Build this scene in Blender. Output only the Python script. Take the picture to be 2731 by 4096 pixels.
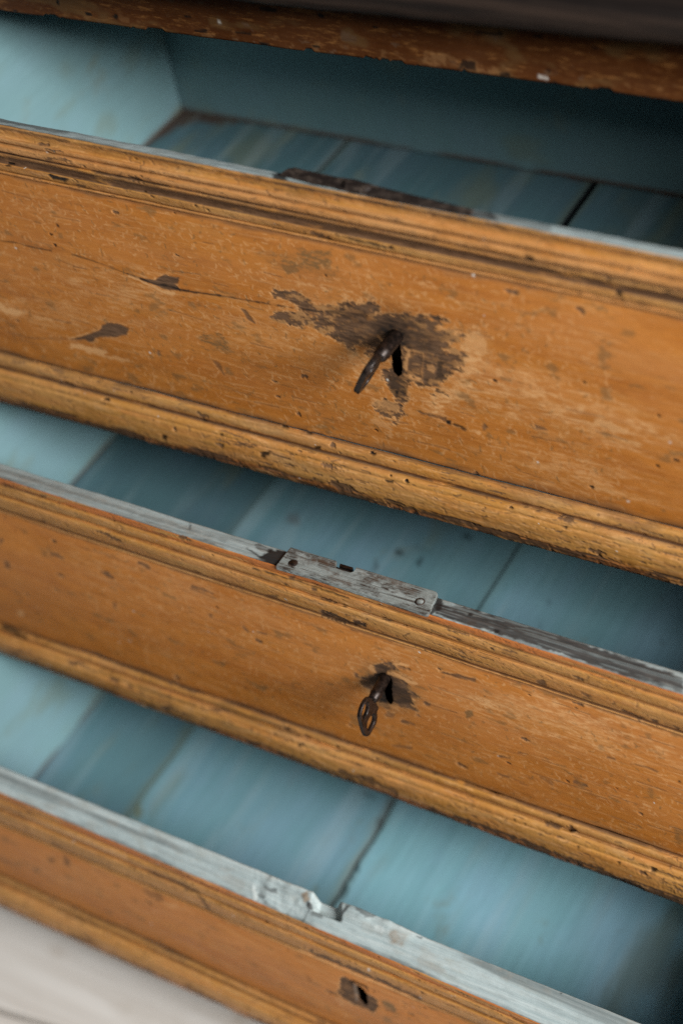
import bpy, bmesh, math, random
import numpy as np
from mathutils import Matrix, Vector

random.seed(7)
rng = np.random.default_rng(11)
scene = bpy.context.scene
col = scene.collection
for o in list(bpy.data.objects):
    bpy.data.objects.remove(o)

# ------------------------------------------------------------------ camera
ZUP = 1.12                                   # camera height above the floor
def rot_cam(a, b, c):
    rx = np.array([[1, 0, 0], [0, math.cos(a), -math.sin(a)], [0, math.sin(a), math.cos(a)]])
    rz = lambda t: np.array([[math.cos(t), -math.sin(t), 0], [math.sin(t), math.cos(t), 0], [0, 0, 1]])
    return rz(b) @ rx @ rz(c)
RC = rot_cam(0.82128975, 0.66973662, -0.21552322)
FPX = 6979.24                                # focal length in pixels of a 2731 x 4096 frame
CAM = np.array([0.0, 0.0, ZUP])
cam_data = bpy.data.cameras.new('camera')
cam = bpy.data.objects.new('camera', cam_data)
col.objects.link(cam)
M = Matrix([list(RC[i]) + [0] for i in range(3)] + [[0, 0, 0, 1]])
M.translation = Vector(CAM)
cam.matrix_world = M
cam_data.sensor_fit = 'VERTICAL'
cam_data.sensor_height = 36.0
cam_data.sensor_width = 24.0
cam_data.lens = 36.0 * FPX / 4096
cam_data.clip_start = 0.05
cam_data.clip_end = 60
cam_data.dof.use_dof = True
cam_data.dof.focus_distance = 0.902
cam_data.dof.aperture_fstop = 4.0
scene.camera = cam

# ------------------------------------------------------------------ light
world = bpy.data.worlds.new('World')
scene.world = world
world.use_nodes = True
bgn = world.node_tree.nodes['Background']
bgn.inputs[0].default_value = (0.80, 0.92, 1.0, 1)
bgn.inputs[1].default_value = 0.072
def window_light(name, loc, normal, along, sx, sy, power, color):
    """a window to the right of the chest, 'along' is the direction of its long side"""
    l = bpy.data.lights.new(name, 'AREA')
    l.shape = 'RECTANGLE'; l.size = sx; l.size_y = sy
    l.energy = power; l.color = color
    o = bpy.data.objects.new(name, l)
    col.objects.link(o)
    zz = -Vector(normal).normalized(); xx = Vector(along); xx = (xx - zz * xx.dot(zz)).normalized(); yy = zz.cross(xx)
    m = Matrix((xx, yy, zz)).transposed().to_4x4(); m.translation = Vector(loc)
    o.matrix_world = m
    return o
window_light('window_light', (1.40, -0.15, 1.54), (-.80, .25, -.42), (0, -.69, .72), 1.0, 0.40, 92, (1.0, 0.985, 0.96))
scene.view_settings.view_transform = 'Standard'
scene.view_settings.look = 'None'
scene.view_settings.exposure = 0.0
scene.view_settings.gamma = 1.0
scene.cycles.max_bounces = 8
scene.cycles.use_denoising = False            # the picture keeps a fine camera-like grain
scene.cycles.use_adaptive_sampling = False
scene.cycles.sample_clamp_indirect = 4

# ------------------------------------------------------------------ points on planes of the chest
def ray(u, v):
    u = np.asarray(u, float); v = np.asarray(v, float)
    q = np.stack([(u - 1365.5) / FPX, -(v - 2048) / FPX, -np.ones_like(u)], -1)
    return q @ RC.T
def on_y(u, v, y):
    r = ray(u, v); return CAM + r * (np.asarray(y) / r[..., 1])[..., None]
def on_z(u, v, z):
    r = ray(u, v); return CAM + r * ((z - ZUP) / r[..., 2])[..., None]
def on_x(u, v, x):
    r = ray(u, v); return CAM + r * (x / r[..., 0])[..., None]
def to_px(P):
    q = (P - CAM) @ RC
    return 1365.5 + FPX * q[..., 0] / -q[..., 2], 2048 - FPX * q[..., 1] / -q[..., 2]

# ------------------------------------------------------------------ noise
def vnoise(x, y, seed, per=256):
    r = np.random.default_rng(seed).random((per, per))
    xi = np.floor(x).astype(int); yi = np.floor(y).astype(int)
    fx = x - xi; fy = y - yi
    fx = fx * fx * (3 - 2 * fx); fy = fy * fy * (3 - 2 * fy)
    a = r[xi % per, yi % per]; b = r[(xi + 1) % per, yi % per]
    c = r[xi % per, (yi + 1) % per]; d = r[(xi + 1) % per, (yi + 1) % per]
    return (a * (1 - fx) + b * fx) * (1 - fy) + (c * (1 - fx) + d * fx) * fy
def fbm(x, y, sx, sy, seed, octv=4, gain=0.5):
    """0..1, sx and sy are feature sizes in metres"""
    s = 0; amp = 1; tot = 0
    for k in range(octv):
        s = s + amp * vnoise(x / sx * 2 ** k + 17.3 * k, y / sy * 2 ** k + 9.1 * k, seed + k)
        tot += amp; amp *= gain
    return s / tot
def sstep(a, b, x):
    t = np.clip((x - a) / (b - a), 0, 1)
    return t * t * (3 - 2 * t)

# ------------------------------------------------------------------ marks drawn in frame coordinates
def poly_sd(pts, u, v):
    """signed distance in px, negative inside"""
    pts = np.asarray(pts, float)
    d = np.full(u.shape, 1e9); inside = np.zeros(u.shape, bool)
    n = len(pts)
    for i in range(n):
        a = pts[i]; b = pts[(i + 1) % n]
        e = b - a
        w0 = u - a[0]; w1 = v - a[1]
        t = np.clip((w0 * e[0] + w1 * e[1]) / (e @ e + 1e-9), 0, 1)
        d = np.minimum(d, np.hypot(w0 - e[0] * t, w1 - e[1] * t))
        c = ((a[1] > v) != (b[1] > v))
        xint = (b[0] - a[0]) * (v - a[1]) / (b[1] - a[1] + 1e-12) + a[0]
        inside ^= c & (u < xint)
    return np.where(inside, -d, d)
def line_sd(pts, u, v):
    d = np.full(u.shape, 1e9)
    for a, b in zip(pts[:-1], pts[1:]):
        a = np.array(a, float); b = np.array(b, float); e = b - a
        w0 = u - a[0]; w1 = v - a[1]
        t = np.clip((w0 * e[0] + w1 * e[1]) / (e @ e + 1e-9), 0, 1)
        d = np.minimum(d, np.hypot(w0 - e[0] * t, w1 - e[1] * t))
    return d
def cr(pts, ox, oy, s):
    return [(ox + x / s, oy + y / s) for x, y in pts]
def apply_marks(att, marks, u, v, x, s):
    """marks: (channel, kind, pts, width, strength, roughness px)"""
    for i, (ch, kind, pts, w, k, rough) in enumerate(marks):
        p = np.array(pts, float)
        m = w * (3.5 if kind == 'h' else 1.5) + rough * 1.6 + 12
        sel = (u > p[:, 0].min() - m) & (u < p[:, 0].max() + m) & (v > p[:, 1].min() - m) & (v < p[:, 1].max() + m)
        if not sel.any():
            continue
        uu = u[sel]; vv = v[sel]; xx = x[sel]; ss = s[sel]
        n = (fbm(xx, ss, 0.009, 0.0035, 100 + i * 3, 3, .6) - .5) * 1.7 + (fbm(xx, ss, 0.0028, 0.0012, 400 + i * 3, 2, .6) - .5) * 1.9
        if kind == 'p':
            sd = poly_sd(pts, uu, vv) - w
        elif kind == 'l':
            sd = line_sd(pts, uu, vv) - w * (.45 + 1.1 * vnoise(xx / .004, ss / .004, 7 + i))
        elif kind == 'm':                      # mottled wear: patches thin out and leave cream-coloured torn paint
            sd = poly_sd(pts, uu, vv)
            dens = 1.15 * (1 - sstep(-w, w * 1.15, sd))
            q = fbm(xx, ss, .0075, .0034, 500 + i, 5, .72)
            q = np.clip((q - .30) / .40, 0, 1)
            e = dens - q - .08
            core = k * sstep(-.05, .20, e)
            if ch != 'bare':
                core = k * sstep(.0, .55, e) * (.25 + .75 * sstep(.38, .62, fbm(xx, ss, .0035, .0012, 530 + i, 4, .7)))
            a = att[ch]; a[sel] = np.maximum(a[sel], core)
            if ch == 'bare':
                tone = fbm(xx, ss, .010, .0022, 520 + i, 4, .7)
                a = att['olive']; a[sel] = np.maximum(a[sel], core * .5)
                a = att['dark']; a[sel] = np.maximum(a[sel], core * .55 * sstep(.50, .66, tone))
                rimq = sstep(-.26, -.04, e) * (1 - sstep(.0, .10, e)) * (.35 + .65 * sstep(.35, .6, fbm(xx, ss, .003, .0016, 540 + i, 3, .6)))
                isl = sstep(.535, .64, fbm(xx, ss, .0055, .0030, 560 + i, 4, .65)) * rough * (1 - .7 * sstep(10, 60, -sd))
                a = att['pale']; a[sel] = np.maximum(a[sel], .8 * rimq)
                a = att['bare']; a[sel] *= 1 - isl
                a = att['dark']; a[sel] *= 1 - isl
                a = att['pale']; a[sel] = np.maximum(a[sel], isl * core * .75)
            continue
        elif kind == 'h':
            sd = np.maximum(poly_sd(pts, uu, vv), 0)
            val = k * np.exp(-(sd / max(w, 1)) ** 1.3) * (.75 + .5 * n)
            a = att[ch]; a[sel] = np.maximum(a[sel], np.clip(val, 0, 1)); continue
        sd = sd + n * rough
        val = k * (1 - sstep(-3.5, 3.5, sd))
        a = att[ch]
        a[sel] = np.maximum(a[sel], val)
        if ch == 'pale':                       # ridges of paint left standing inside the bare patch
            att['bare'][sel] *= 1 - val; att['olive'][sel] *= 1 - val; att['dark'][sel] *= 1 - .9 * val

# ------------------------------------------------------------------ materials
class NT:
    def __init__(s, name):
        s.m = bpy.data.materials.new(name); s.m.use_nodes = True
        s.t = s.m.node_tree; s.n = s.t.nodes; s.l = s.t.links
        s.b = s.n['Principled BSDF']
        tc = s.n.new('ShaderNodeTexCoord'); s.co = tc.outputs['Object']
    def noise(s, scale, detail=4, rough=.6, seed=0.0):
        mp = s.n.new('ShaderNodeMapping'); mp.inputs['Scale'].default_value = scale
        mp.inputs['Location'].default_value = (seed, seed * 1.7, -seed)
        s.l.new(s.co, mp.inputs[0])
        t = s.n.new('ShaderNodeTexNoise'); t.inputs['Scale'].default_value = 1
        t.inputs['Detail'].default_value = detail; t.inputs['Roughness'].default_value = rough
        s.l.new(mp.outputs[0], t.inputs['Vector'])
        return t.outputs['Fac']
    def ramp(s, f, a, b, lo=0., hi=1.):
        r = s.n.new('ShaderNodeMapRange'); r.interpolation_type = 'SMOOTHSTEP'
        s.l.new(f, r.inputs[0]); r.inputs[1].default_value = a; r.inputs[2].default_value = b
        r.inputs[3].default_value = lo; r.inputs[4].default_value = hi
        return r.outputs[0]
    def attr(s, name):
        a = s.n.new('ShaderNodeAttribute'); a.attribute_name = name; return a.outputs['Fac']
    def math(s, op, a, b):
        m = s.n.new('ShaderNodeMath'); m.operation = op
        for i, v in enumerate((a, b)):
            if isinstance(v, (int, float)): m.inputs[i].default_value = v
            else: s.l.new(v, m.inputs[i])
        return m.outputs[0]
    def mix(s, f, a, b):
        m = s.n.new('ShaderNodeMix'); m.data_type = 'RGBA'
        if isinstance(f, (int, float)): m.inputs[0].default_value = f
        else: s.l.new(f, m.inputs[0])
        for i, v in ((6, a), (7, b)):
            if isinstance(v, tuple): m.inputs[i].default_value = (*v, 1)
            else: s.l.new(v, m.inputs[i])
        return m.outputs[2]
    def done(s, colr, rough, spec=.4, bumps=(), metal=0):
        s.l.new(colr, s.b.inputs['Base Color'])
        if isinstance(rough, (int, float)): s.b.inputs['Roughness'].default_value = rough
        else: s.l.new(rough, s.b.inputs['Roughness'])
        s.b.inputs['Specular IOR Level'].default_value = spec
        s.b.inputs['Metallic'].default_value = metal
        prev = None
        for f, dist in bumps:
            b = s.n.new('ShaderNodeBump'); b.inputs['Distance'].default_value = dist
            b.inputs['Strength'].default_value = 1
            s.l.new(f, b.inputs['Height'])
            if prev: s.l.new(prev, b.inputs['Normal'])
            prev = b.outputs[0]
        if prev: s.l.new(prev, s.b.inputs['Normal'])
        return s.m

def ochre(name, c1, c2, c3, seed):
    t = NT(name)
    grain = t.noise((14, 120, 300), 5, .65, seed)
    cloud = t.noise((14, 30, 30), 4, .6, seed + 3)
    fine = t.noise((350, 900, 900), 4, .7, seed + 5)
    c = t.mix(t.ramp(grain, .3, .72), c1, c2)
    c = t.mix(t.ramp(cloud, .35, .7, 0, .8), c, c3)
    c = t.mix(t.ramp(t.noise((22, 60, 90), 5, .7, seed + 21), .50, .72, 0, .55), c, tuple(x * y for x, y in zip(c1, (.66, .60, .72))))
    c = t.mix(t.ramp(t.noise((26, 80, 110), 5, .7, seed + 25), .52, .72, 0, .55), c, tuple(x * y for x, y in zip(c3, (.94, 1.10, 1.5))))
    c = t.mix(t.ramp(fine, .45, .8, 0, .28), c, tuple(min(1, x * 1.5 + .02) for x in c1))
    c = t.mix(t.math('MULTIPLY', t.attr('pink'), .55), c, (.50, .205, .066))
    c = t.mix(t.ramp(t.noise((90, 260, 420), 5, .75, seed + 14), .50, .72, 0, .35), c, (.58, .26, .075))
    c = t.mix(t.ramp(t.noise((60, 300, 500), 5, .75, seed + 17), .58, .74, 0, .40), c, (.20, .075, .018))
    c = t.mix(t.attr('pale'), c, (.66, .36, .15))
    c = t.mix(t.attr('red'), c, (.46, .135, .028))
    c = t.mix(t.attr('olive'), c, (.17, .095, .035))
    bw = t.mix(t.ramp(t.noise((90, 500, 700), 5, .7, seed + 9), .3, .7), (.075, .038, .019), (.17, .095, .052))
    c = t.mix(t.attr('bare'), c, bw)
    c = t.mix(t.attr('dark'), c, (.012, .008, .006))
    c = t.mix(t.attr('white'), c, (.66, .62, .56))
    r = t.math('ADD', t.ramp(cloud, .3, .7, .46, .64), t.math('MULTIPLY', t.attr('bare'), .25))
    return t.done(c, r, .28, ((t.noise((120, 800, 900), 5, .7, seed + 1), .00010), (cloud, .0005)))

M_FIELD = ochre('ochre_field_paint', (.445, .156, .020), (.355, .110, .012), (.48, .182, .032), 1.0)
M_MOULD = ochre('ochre_moulding_paint', (.47, .230, .055), (.39, .160, .028), (.51, .270, .088), 4.0)
M_RAIL = ochre('ochre_rail_shaded_paint', (.088, .026, .005), (.058, .017, .0035), (.11, .035, .008), 8.0)  # ochre darkened for the rail: shade under the overhanging top put into colour

def teal(name, a, b, c_, seed, stretch=(40, 6, 40)):
    t = NT(name)
    n1 = t.noise(stretch, 4, .55, seed)
    n2 = t.noise((14, 7, 14), 5, .6, seed + 2)
    c = t.mix(t.ramp(n1, .3, .7, .32, .68), a, b)
    c = t.mix(t.ramp(n2, .40, .70, 0, .7), c, c_)
    c = t.mix(t.ramp(t.noise((60, 60, 60), 4, .6, seed + 6), .6, .78, 0, .35), c, tuple(x * 1.25 for x in b))
    tn = t.n.new('ShaderNodeVectorMath'); tn.operation = 'SCALE'
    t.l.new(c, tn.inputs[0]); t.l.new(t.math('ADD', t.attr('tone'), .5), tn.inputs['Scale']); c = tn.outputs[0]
    c = t.mix(t.attr('bare'), c, (.10, .05, .03))
    c = t.mix(t.ramp(t.noise((170, 7, 170), 5, .7, seed + 11), .36, .70, 0, .18), c, tuple(x * .72 for x in a))
    c = t.mix(t.ramp(t.noise((26, 16, 26), 5, .7, seed + 12), .57, .74, 0, .55), c, (.20, .235, .19))
    c = t.mix(t.attr('olive'), c, (.17, .19, .12))
    c = t.mix(t.attr('dark'), c, (.012, .016, .018))
    c = t.mix(t.attr('pale'), c, (.42, .52, .54))
    return t.done(c, t.ramp(n2, .3, .7, .36, .5), .4, ((n1, .0007), (t.noise((200, 60, 200), 3, .6, seed + 8), .0002)))
M_TEAL = teal('teal_interior_paint', (.130, .280, .325), (.180, .335, .380), (.195, .335, .430), 2.0)
M_WALL = teal('teal_side_paint', (.175, .310, .335), (.215, .355, .380), (.215, .350, .41), 5.0, (30, 12, 12))

def pale_top(name, seed):
    t = NT(name)
    brush = t.noise((9, 420, 500), 5, .7, seed)
    n2 = t.noise((60, 120, 200), 4, .6, seed + 1)
    c = t.mix(t.ramp(brush, .3, .7), (.33, .41, .42), (.47, .54, .54))
    c = t.mix(t.ramp(n2, .5, .75, 0, .6), c, (.35, .37, .335))
    gr = t.mix(t.ramp(brush, .3, .7), (.11, .13, .13), (.22, .25, .25))
    c = t.mix(t.attr('grey'), c, gr)
    c = t.mix(t.attr('olive'), c, (.28, .22, .16))
    bw = t.mix(t.ramp(t.noise((25, 900, 1200), 5, .75, seed + 5), .35, .7), (.012, .010, .010), (.055, .046, .042))
    c = t.mix(t.attr('bare'), c, bw)
    c = t.mix(t.attr('dark'), c, (.010, .008, .008))
    c = t.mix(t.attr('pale'), c, (.60, .66, .65))
    return t.done(c, .5, .35, ((brush, .0005), (n2, .0004)))
M_TOP = pale_top('pale_blue_edge_paint', 3.0)

t = NT('lock_plate_paint')
br = t.noise((30, 900, 900), 6, .75, 1.0)
n2 = t.noise((90, 160, 160), 5, .7, 4.0)
c = t.mix(t.ramp(br, .3, .7), (.17, .20, .195), (.33, .375, .37))
f = t.math('MAXIMUM', t.math('MULTIPLY', t.ramp(n2, .40, .60), t.ramp(br, .40, .56)), t.ramp(t.noise((14, 500, 500), 6, .75, 7.0), .54, .62, 0, .85))
c = t.mix(f, c, (.030, .022, .018))
c = t.mix(t.math('MULTIPLY', t.ramp(t.noise((60, 110, 110), 5, .7, 12.0), .50, .66, 0, .8), .8), c, (.085, .055, .038))
M_PLATE = t.done(c, .42, .55, ((br, .0003), (n2, .0004)))
t = NT('dark_iron')
n2 = t.noise((420, 420, 420), 5, .7, 4.0)
c = t.mix(t.ramp(n2, .4, .65), (.011, .0075, .0065), (.036, .021, .015))
M_IRON = t.done(c, t.ramp(n2, .3, .7, .28, .5), .6, ((n2, .00012),), .55)
t = NT('old_dark_lock')
n2 = t.noise((130, 260, 260), 5, .7, 9.0)
c = t.mix(t.ramp(n2, .45, .7), (.018, .012, .010), (.095, .070, .055))
M_LOCK = t.done(c, .6, .3, ((n2, .0006),))
t = NT('screw_steel')
n2 = t.noise((600, 600, 600), 4, .7, 2.0)
c = t.mix(t.ramp(n2, .4, .7), (.26, .28, .27), (.06, .045, .035))
M_SCREW = t.done(c, .5, .5, ((n2, .0003),), .2)
t = NT('keyhole_dark_wood')
c = t.mix(t.noise((80, 80, 80)), (.010, .007, .005), (.022, .014, .010))
M_HOLE = t.done(c, .9, .1)
t = NT('weathered_dark_wood')
g = t.noise((7, 160, 160), 6, .7, 3.0); g2 = t.noise((10, 14, 14), 4, .6, 1.0)
c = t.mix(t.ramp(g, .35, .68), (.008, .005, .004), (.034, .021, .015))
c = t.mix(t.ramp(g2, .52, .70, 0, .7), c, (.060, .038, .024))
M_DARKWOOD = t.done(c, .6, .3, ((g, .0008),))
t = NT('raw_pine')
g = t.noise((10, 140, 140), 5, .6, 3.0)
c = t.mix(t.ramp(g, .3, .7), (.10, .06, .035), (.17, .11, .065))
M_RAW = t.done(c, .7, .3, ((g, .0004),))
t = NT('whitewashed_boards')
g = t.noise((4, 90, 60), 5, .6, 2.0); g2 = t.noise((14, 22, 22), 4, .6, 5.0); g3 = t.noise((9, 11, 11), 3, .5, 9.0)
c = t.mix(t.ramp(g, .3, .7), (.67, .62, .565), (.80, .765, .72))
c = t.mix(t.ramp(g2, .5, .75, 0, .7), c, (.55, .49, .42))
c = t.mix(t.ramp(g3, .56, .70, 0, .6), c, (.42, .31, .21))
M_FLOOR = t.done(c, .55, .35, ((g, .0008),))
t = NT('gap_shadow_dirt')
c = t.mix(t.noise((80, 80, 80)), (.020, .020, .018), (.045, .042, .038))
M_GAP = t.done(c, .9, .1)

# ------------------------------------------------------------------ object helpers
CH = ('tone', 'red', 'bare', 'dark', 'pale', 'pink', 'olive', 'white', 'grey')
def link(name, me, mat, parent):
    o = bpy.data.objects.new(name, me)
    col.objects.link(o)
    if mat: me.materials.append(mat)
    if parent is not None:
        o.parent = parent
    return o
def empty(name, loc, label, cat, group=None):
    o = bpy.data.objects.new(name, None); col.objects.link(o)
    o.location = loc; o.empty_display_size = .05
    o['label'] = label; o['category'] = cat
    if group: o['group'] = group
    return o
def base(parent):
    return np.array(parent.location) if parent is not None else np.zeros(3)
def grid(name, P, att, mat, parent, keep=None, flip=False):
    n, m = P.shape[:2]
    me = bpy.data.meshes.new(name)
    co = (P - base(parent)).reshape(-1, 3)
    idx = np.arange(n * m).reshape(n, m)
    q = np.stack([idx[:-1, :-1], idx[1:, :-1], idx[1:, 1:], idx[:-1, 1:]], -1).reshape(-1, 4)
    if flip: q = q[:, ::-1]
    if keep is not None:
        k = keep[:-1, :-1] & keep[1:, :-1] & keep[1:, 1:] & keep[:-1, 1:]
        q = q[k.reshape(-1)]
    me.vertices.add(n * m); me.vertices.foreach_set('co', co.astype(np.float32).ravel())
    me.loops.add(q.size); me.loops.foreach_set('vertex_index', q.ravel().astype(np.int32))
    me.polygons.add(len(q))
    me.polygons.foreach_set('loop_start', np.arange(0, q.size, 4, dtype=np.int32))
    me.polygons.foreach_set('loop_total', np.full(len(q), 4, dtype=np.int32))
    me.polygons.foreach_set('use_smooth', np.ones(len(q), bool))
    me.update(calc_edges=True)
    for k, a in (att or {}).items():
        at = me.attributes.new(k, 'FLOAT', 'POINT')
        at.data.foreach_set('value', np.clip(a, 0, 1).astype(np.float32).ravel())
    return link(name, me, mat, parent)
def mesh(name, verts, faces, mat, parent, bevel=0, smooth=False):
    b = base(parent)
    me = bpy.data.meshes.new(name)
    me.from_pydata([tuple(np.array(v) - b) for v in verts], [], faces)
    bm = bmesh.new(); bm.from_mesh(me)
    bmesh.ops.recalc_face_normals(bm, faces=bm.faces)
    if bevel:
        bmesh.ops.bevel(bm, geom=list(bm.edges), offset=bevel, segments=2, profile=.6, affect='EDGES')
    bm.to_mesh(me); bm.free()
    if smooth:
        for p in me.polygons: p.use_smooth = True
    return link(name, me, mat, parent)
def box(name, x0, x1, y0, y1, z0, z1, mat, parent, bevel=.0008):
    v = [(x, y, z) for x in (x0, x1) for y in (y0, y1) for z in (z0, z1)]
    f = [(0, 1, 3, 2), (4, 6, 7, 5), (0, 4, 5, 1), (2, 3, 7, 6), (0, 2, 6, 4), (1, 5, 7, 3)]
    return mesh(name, v, f, mat, parent, bevel)
def prism(name, pts, zlo, zhi, mat, parent, bevel=0):
    n = len(pts)
    v = [(p[0], p[1], zlo) for p in pts] + [(p[0], p[1], zhi) for p in pts]
    f = [tuple(range(n))[::-1], tuple(range(n, 2 * n))] + [(i, (i + 1) % n, n + (i + 1) % n, n + i) for i in range(n)]
    return mesh(name, v, f, mat, parent, bevel)
def lathe(name, c, axis, prof, mat, parent, n=20):
    """prof: (distance along axis, radius)"""
    ax = Vector(axis).normalized()
    s1 = ax.orthogonal().normalized(); s2 = ax.cross(s1)
    v = []; f = []
    for d, r in prof:
        for k in range(n):
            a = 2 * math.pi * k / n
            p = Vector(c) + ax * d + (s1 * math.cos(a) + s2 * math.sin(a)) * r
            v.append(tuple(p))
    for i in range(len(prof) - 1):
        for k in range(n):
            f.append((i * n + k, i * n + (k + 1) % n, (i + 1) * n + (k + 1) % n, (i + 1) * n + k))
    f.append(tuple(range(n))[::-1]); f.append(tuple(range((len(prof) - 1) * n, len(prof) * n)))
    return mesh(name, v, f, mat, parent, 0, True)

# ------------------------------------------------------------------ relief surfaces on a drawer front
XL, XV, XR = -0.79, -0.188, -0.057           # ends of the drawer fronts; XV: where the fine grid gives way to a coarse one
DX = 0.00062
def relief(yf, rows):
    """rows: (frame height at left edge, at right edge, depth behind the front plane)"""
    x = np.concatenate([np.arange(XL, XV, DX), np.linspace(XV + .002, XR, 60)])
    P = np.zeros((len(rows), len(x), 3))
    for i, (vl, vr, dy) in enumerate(rows):
        a = on_y(0., vl, yf + dy); b = on_y(2731., vr, yf + dy)
        z = a[2] + (b[2] - a[2]) * (x - a[0]) / (b[0] - a[0])
        P[i, :, 0] = x; P[i, :, 1] = yf + dy; P[i, :, 2] = z
    return P
def rows_of(A, B, segs, n, under=None):
    """A, B: (left, right) heights of the two edges; segs: (t0,t1,dy0,dy1,bulge,dirt)"""
    t = np.linspace(0, 1, n); rows = []; dirt_shade = []
    for q in t:
        for t0, t1, d0, d1, bu, di in segs:
            if q <= t1 + 1e-9: break
        s = (q - t0) / (t1 - t0)
        dy = d0 + (d1 - d0) * s - bu * math.sqrt(max(0, 1 - (2 * s - 1) ** 2))
        rows.append((A[0] + (B[0] - A[0]) * q, A[1] + (B[1] - A[1]) * q, dy)); dirt_shade.append(di if not callable(di) else di(s))
    if under:
        last = rows[-1]
        for k in range(1, 7):
            rows.append((last[0] , last[1], last[2] + under * k / 6)); dirt_shade.append(.35)
    return rows, np.array(dirt_shade)
def blank(P): return {k: np.zeros(P.shape[:2]) for k in CH}

def strokes(att, P, dens, umin, umax, ch='pale', k=.8, length=(.0010, .0035), vert=.7, seed=1, disp=None):
    """short curled flakes of lifted paint"""
    r = np.random.default_rng(seed)
    n, m = P.shape[0], int((XV - XL) / DX)
    zt = P[0, :, 2].mean(); zb = P[-1, :, 2].mean()
    h = abs(zt - zb); dz = h / (n - 1)
    cnt = int(dens)
    for _ in range(cnt):
        cx = r.uniform(umin, umax); cz = r.uniform(0.02, .98) * h
        L = r.uniform(*length)
        ang = r.normal(math.pi / 2, .5) if r.random() < vert else r.normal(0, .3 if length[1] < .01 else .04)
        cur = r.normal(0, 1.2)
        pts = []
        px, pz = cx, cz
        for s in range(4):
            pts.append((px, pz)); px += math.cos(ang) * L / 3; pz += math.sin(ang) * L / 3; ang += cur * (.4 if L < .005 else .03)
        p = np.array(pts)
        j0 = int((p[:, 0].min() - XL) / DX) - 3; j1 = int((p[:, 0].max() - XL) / DX) + 4
        i0 = int(p[:, 1].min() / dz) - 3; i1 = int(p[:, 1].max() / dz) + 4
        j0 = max(0, j0); i0 = max(0, i0); j1 = min(m, j1); i1 = min(n, i1)
        if j1 <= j0 or i1 <= i0: continue
        X, Z = np.meshgrid(XL + np.arange(j0, j1) * DX, np.arange(i0, i1) * dz)
        d = line_sd([tuple(q) for q in p], X, Z)
        w = r.uniform(.00002, .00022)
        val = k * r.uniform(.35, 1) * np.clip(1.15 - d / (w + .00040), 0, 1)
        a = att[ch]; a[i0:i1, j0:j1] = np.maximum(a[i0:i1, j0:j1], val)
        if disp is not None:
            disp[i0:i1, j0:j1] += val * .00004
def specks(att, P, cnt, seed, ch='dark', rmin=.0005, rmax=.0016, k=1, band=(0, 1), disp=None, asp=1.8):
    r = np.random.default_rng(seed)
    n, m = P.shape[0], int((XV - XL) / DX)
    zt = P[0, :, 2].mean(); h = abs(zt - P[-1, :, 2].mean()); dz = max(h / (n - 1), 1e-5)
    for _ in range(cnt):
        cx = r.uniform(XL, XV - .004); cz = r.uniform(*band) * h
        rad = rmin + (rmax - rmin) * r.random() ** 2.2
        ax = rad * r.uniform(1, asp)
        j0 = max(0, int((cx - ax * 2.5 - XL) / DX)); j1 = min(m, int((cx + ax * 2.5 - XL) / DX) + 2)
        i0 = max(0, int((cz - rad * 2.5) / dz)); i1 = min(n, int((cz + rad * 2.5) / dz) + 2)
        if j1 <= j0 or i1 <= i0: continue
        X, Z = np.meshgrid(XL + np.arange(j0, j1) * DX, np.arange(i0, i1) * dz)
        d = np.hypot((X - cx) / ax, (Z - cz) / rad) + (vnoise(X / .0011, Z / .0009, seed) - .5) * 1.1
        val = k * (1 - sstep(.75, 1.2, d))
        a = att[ch]; a[i0:i1, j0:j1] = np.maximum(a[i0:i1, j0:j1], val)
        if disp is not None:
            disp[i0:i1, j0:j1] -= val * .0003

def scuff(att, u, v, x, z, cu, cv, ru, rv, k, seed, ch='pale', slope=.25):
    du = u - cu; dv = v - cv - slope * du
    env = np.exp(-(du / ru) ** 2 - (dv / rv) ** 2)
    n = fbm(x, z, .012, .0022, seed, 5, .6)
    n2 = fbm(x, z, .004, .0016, seed + 40, 3)
    val = k * (.35 + .65 * sstep(.40, .60, fbm(x, z, .0035, .0009, seed + 60, 3, .6))) * sstep(.55, .84, n * .75 + n2 * .25 + env * .22) * sstep(.1, .6, env)
    att[ch] = np.maximum(att[ch], val)

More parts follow.
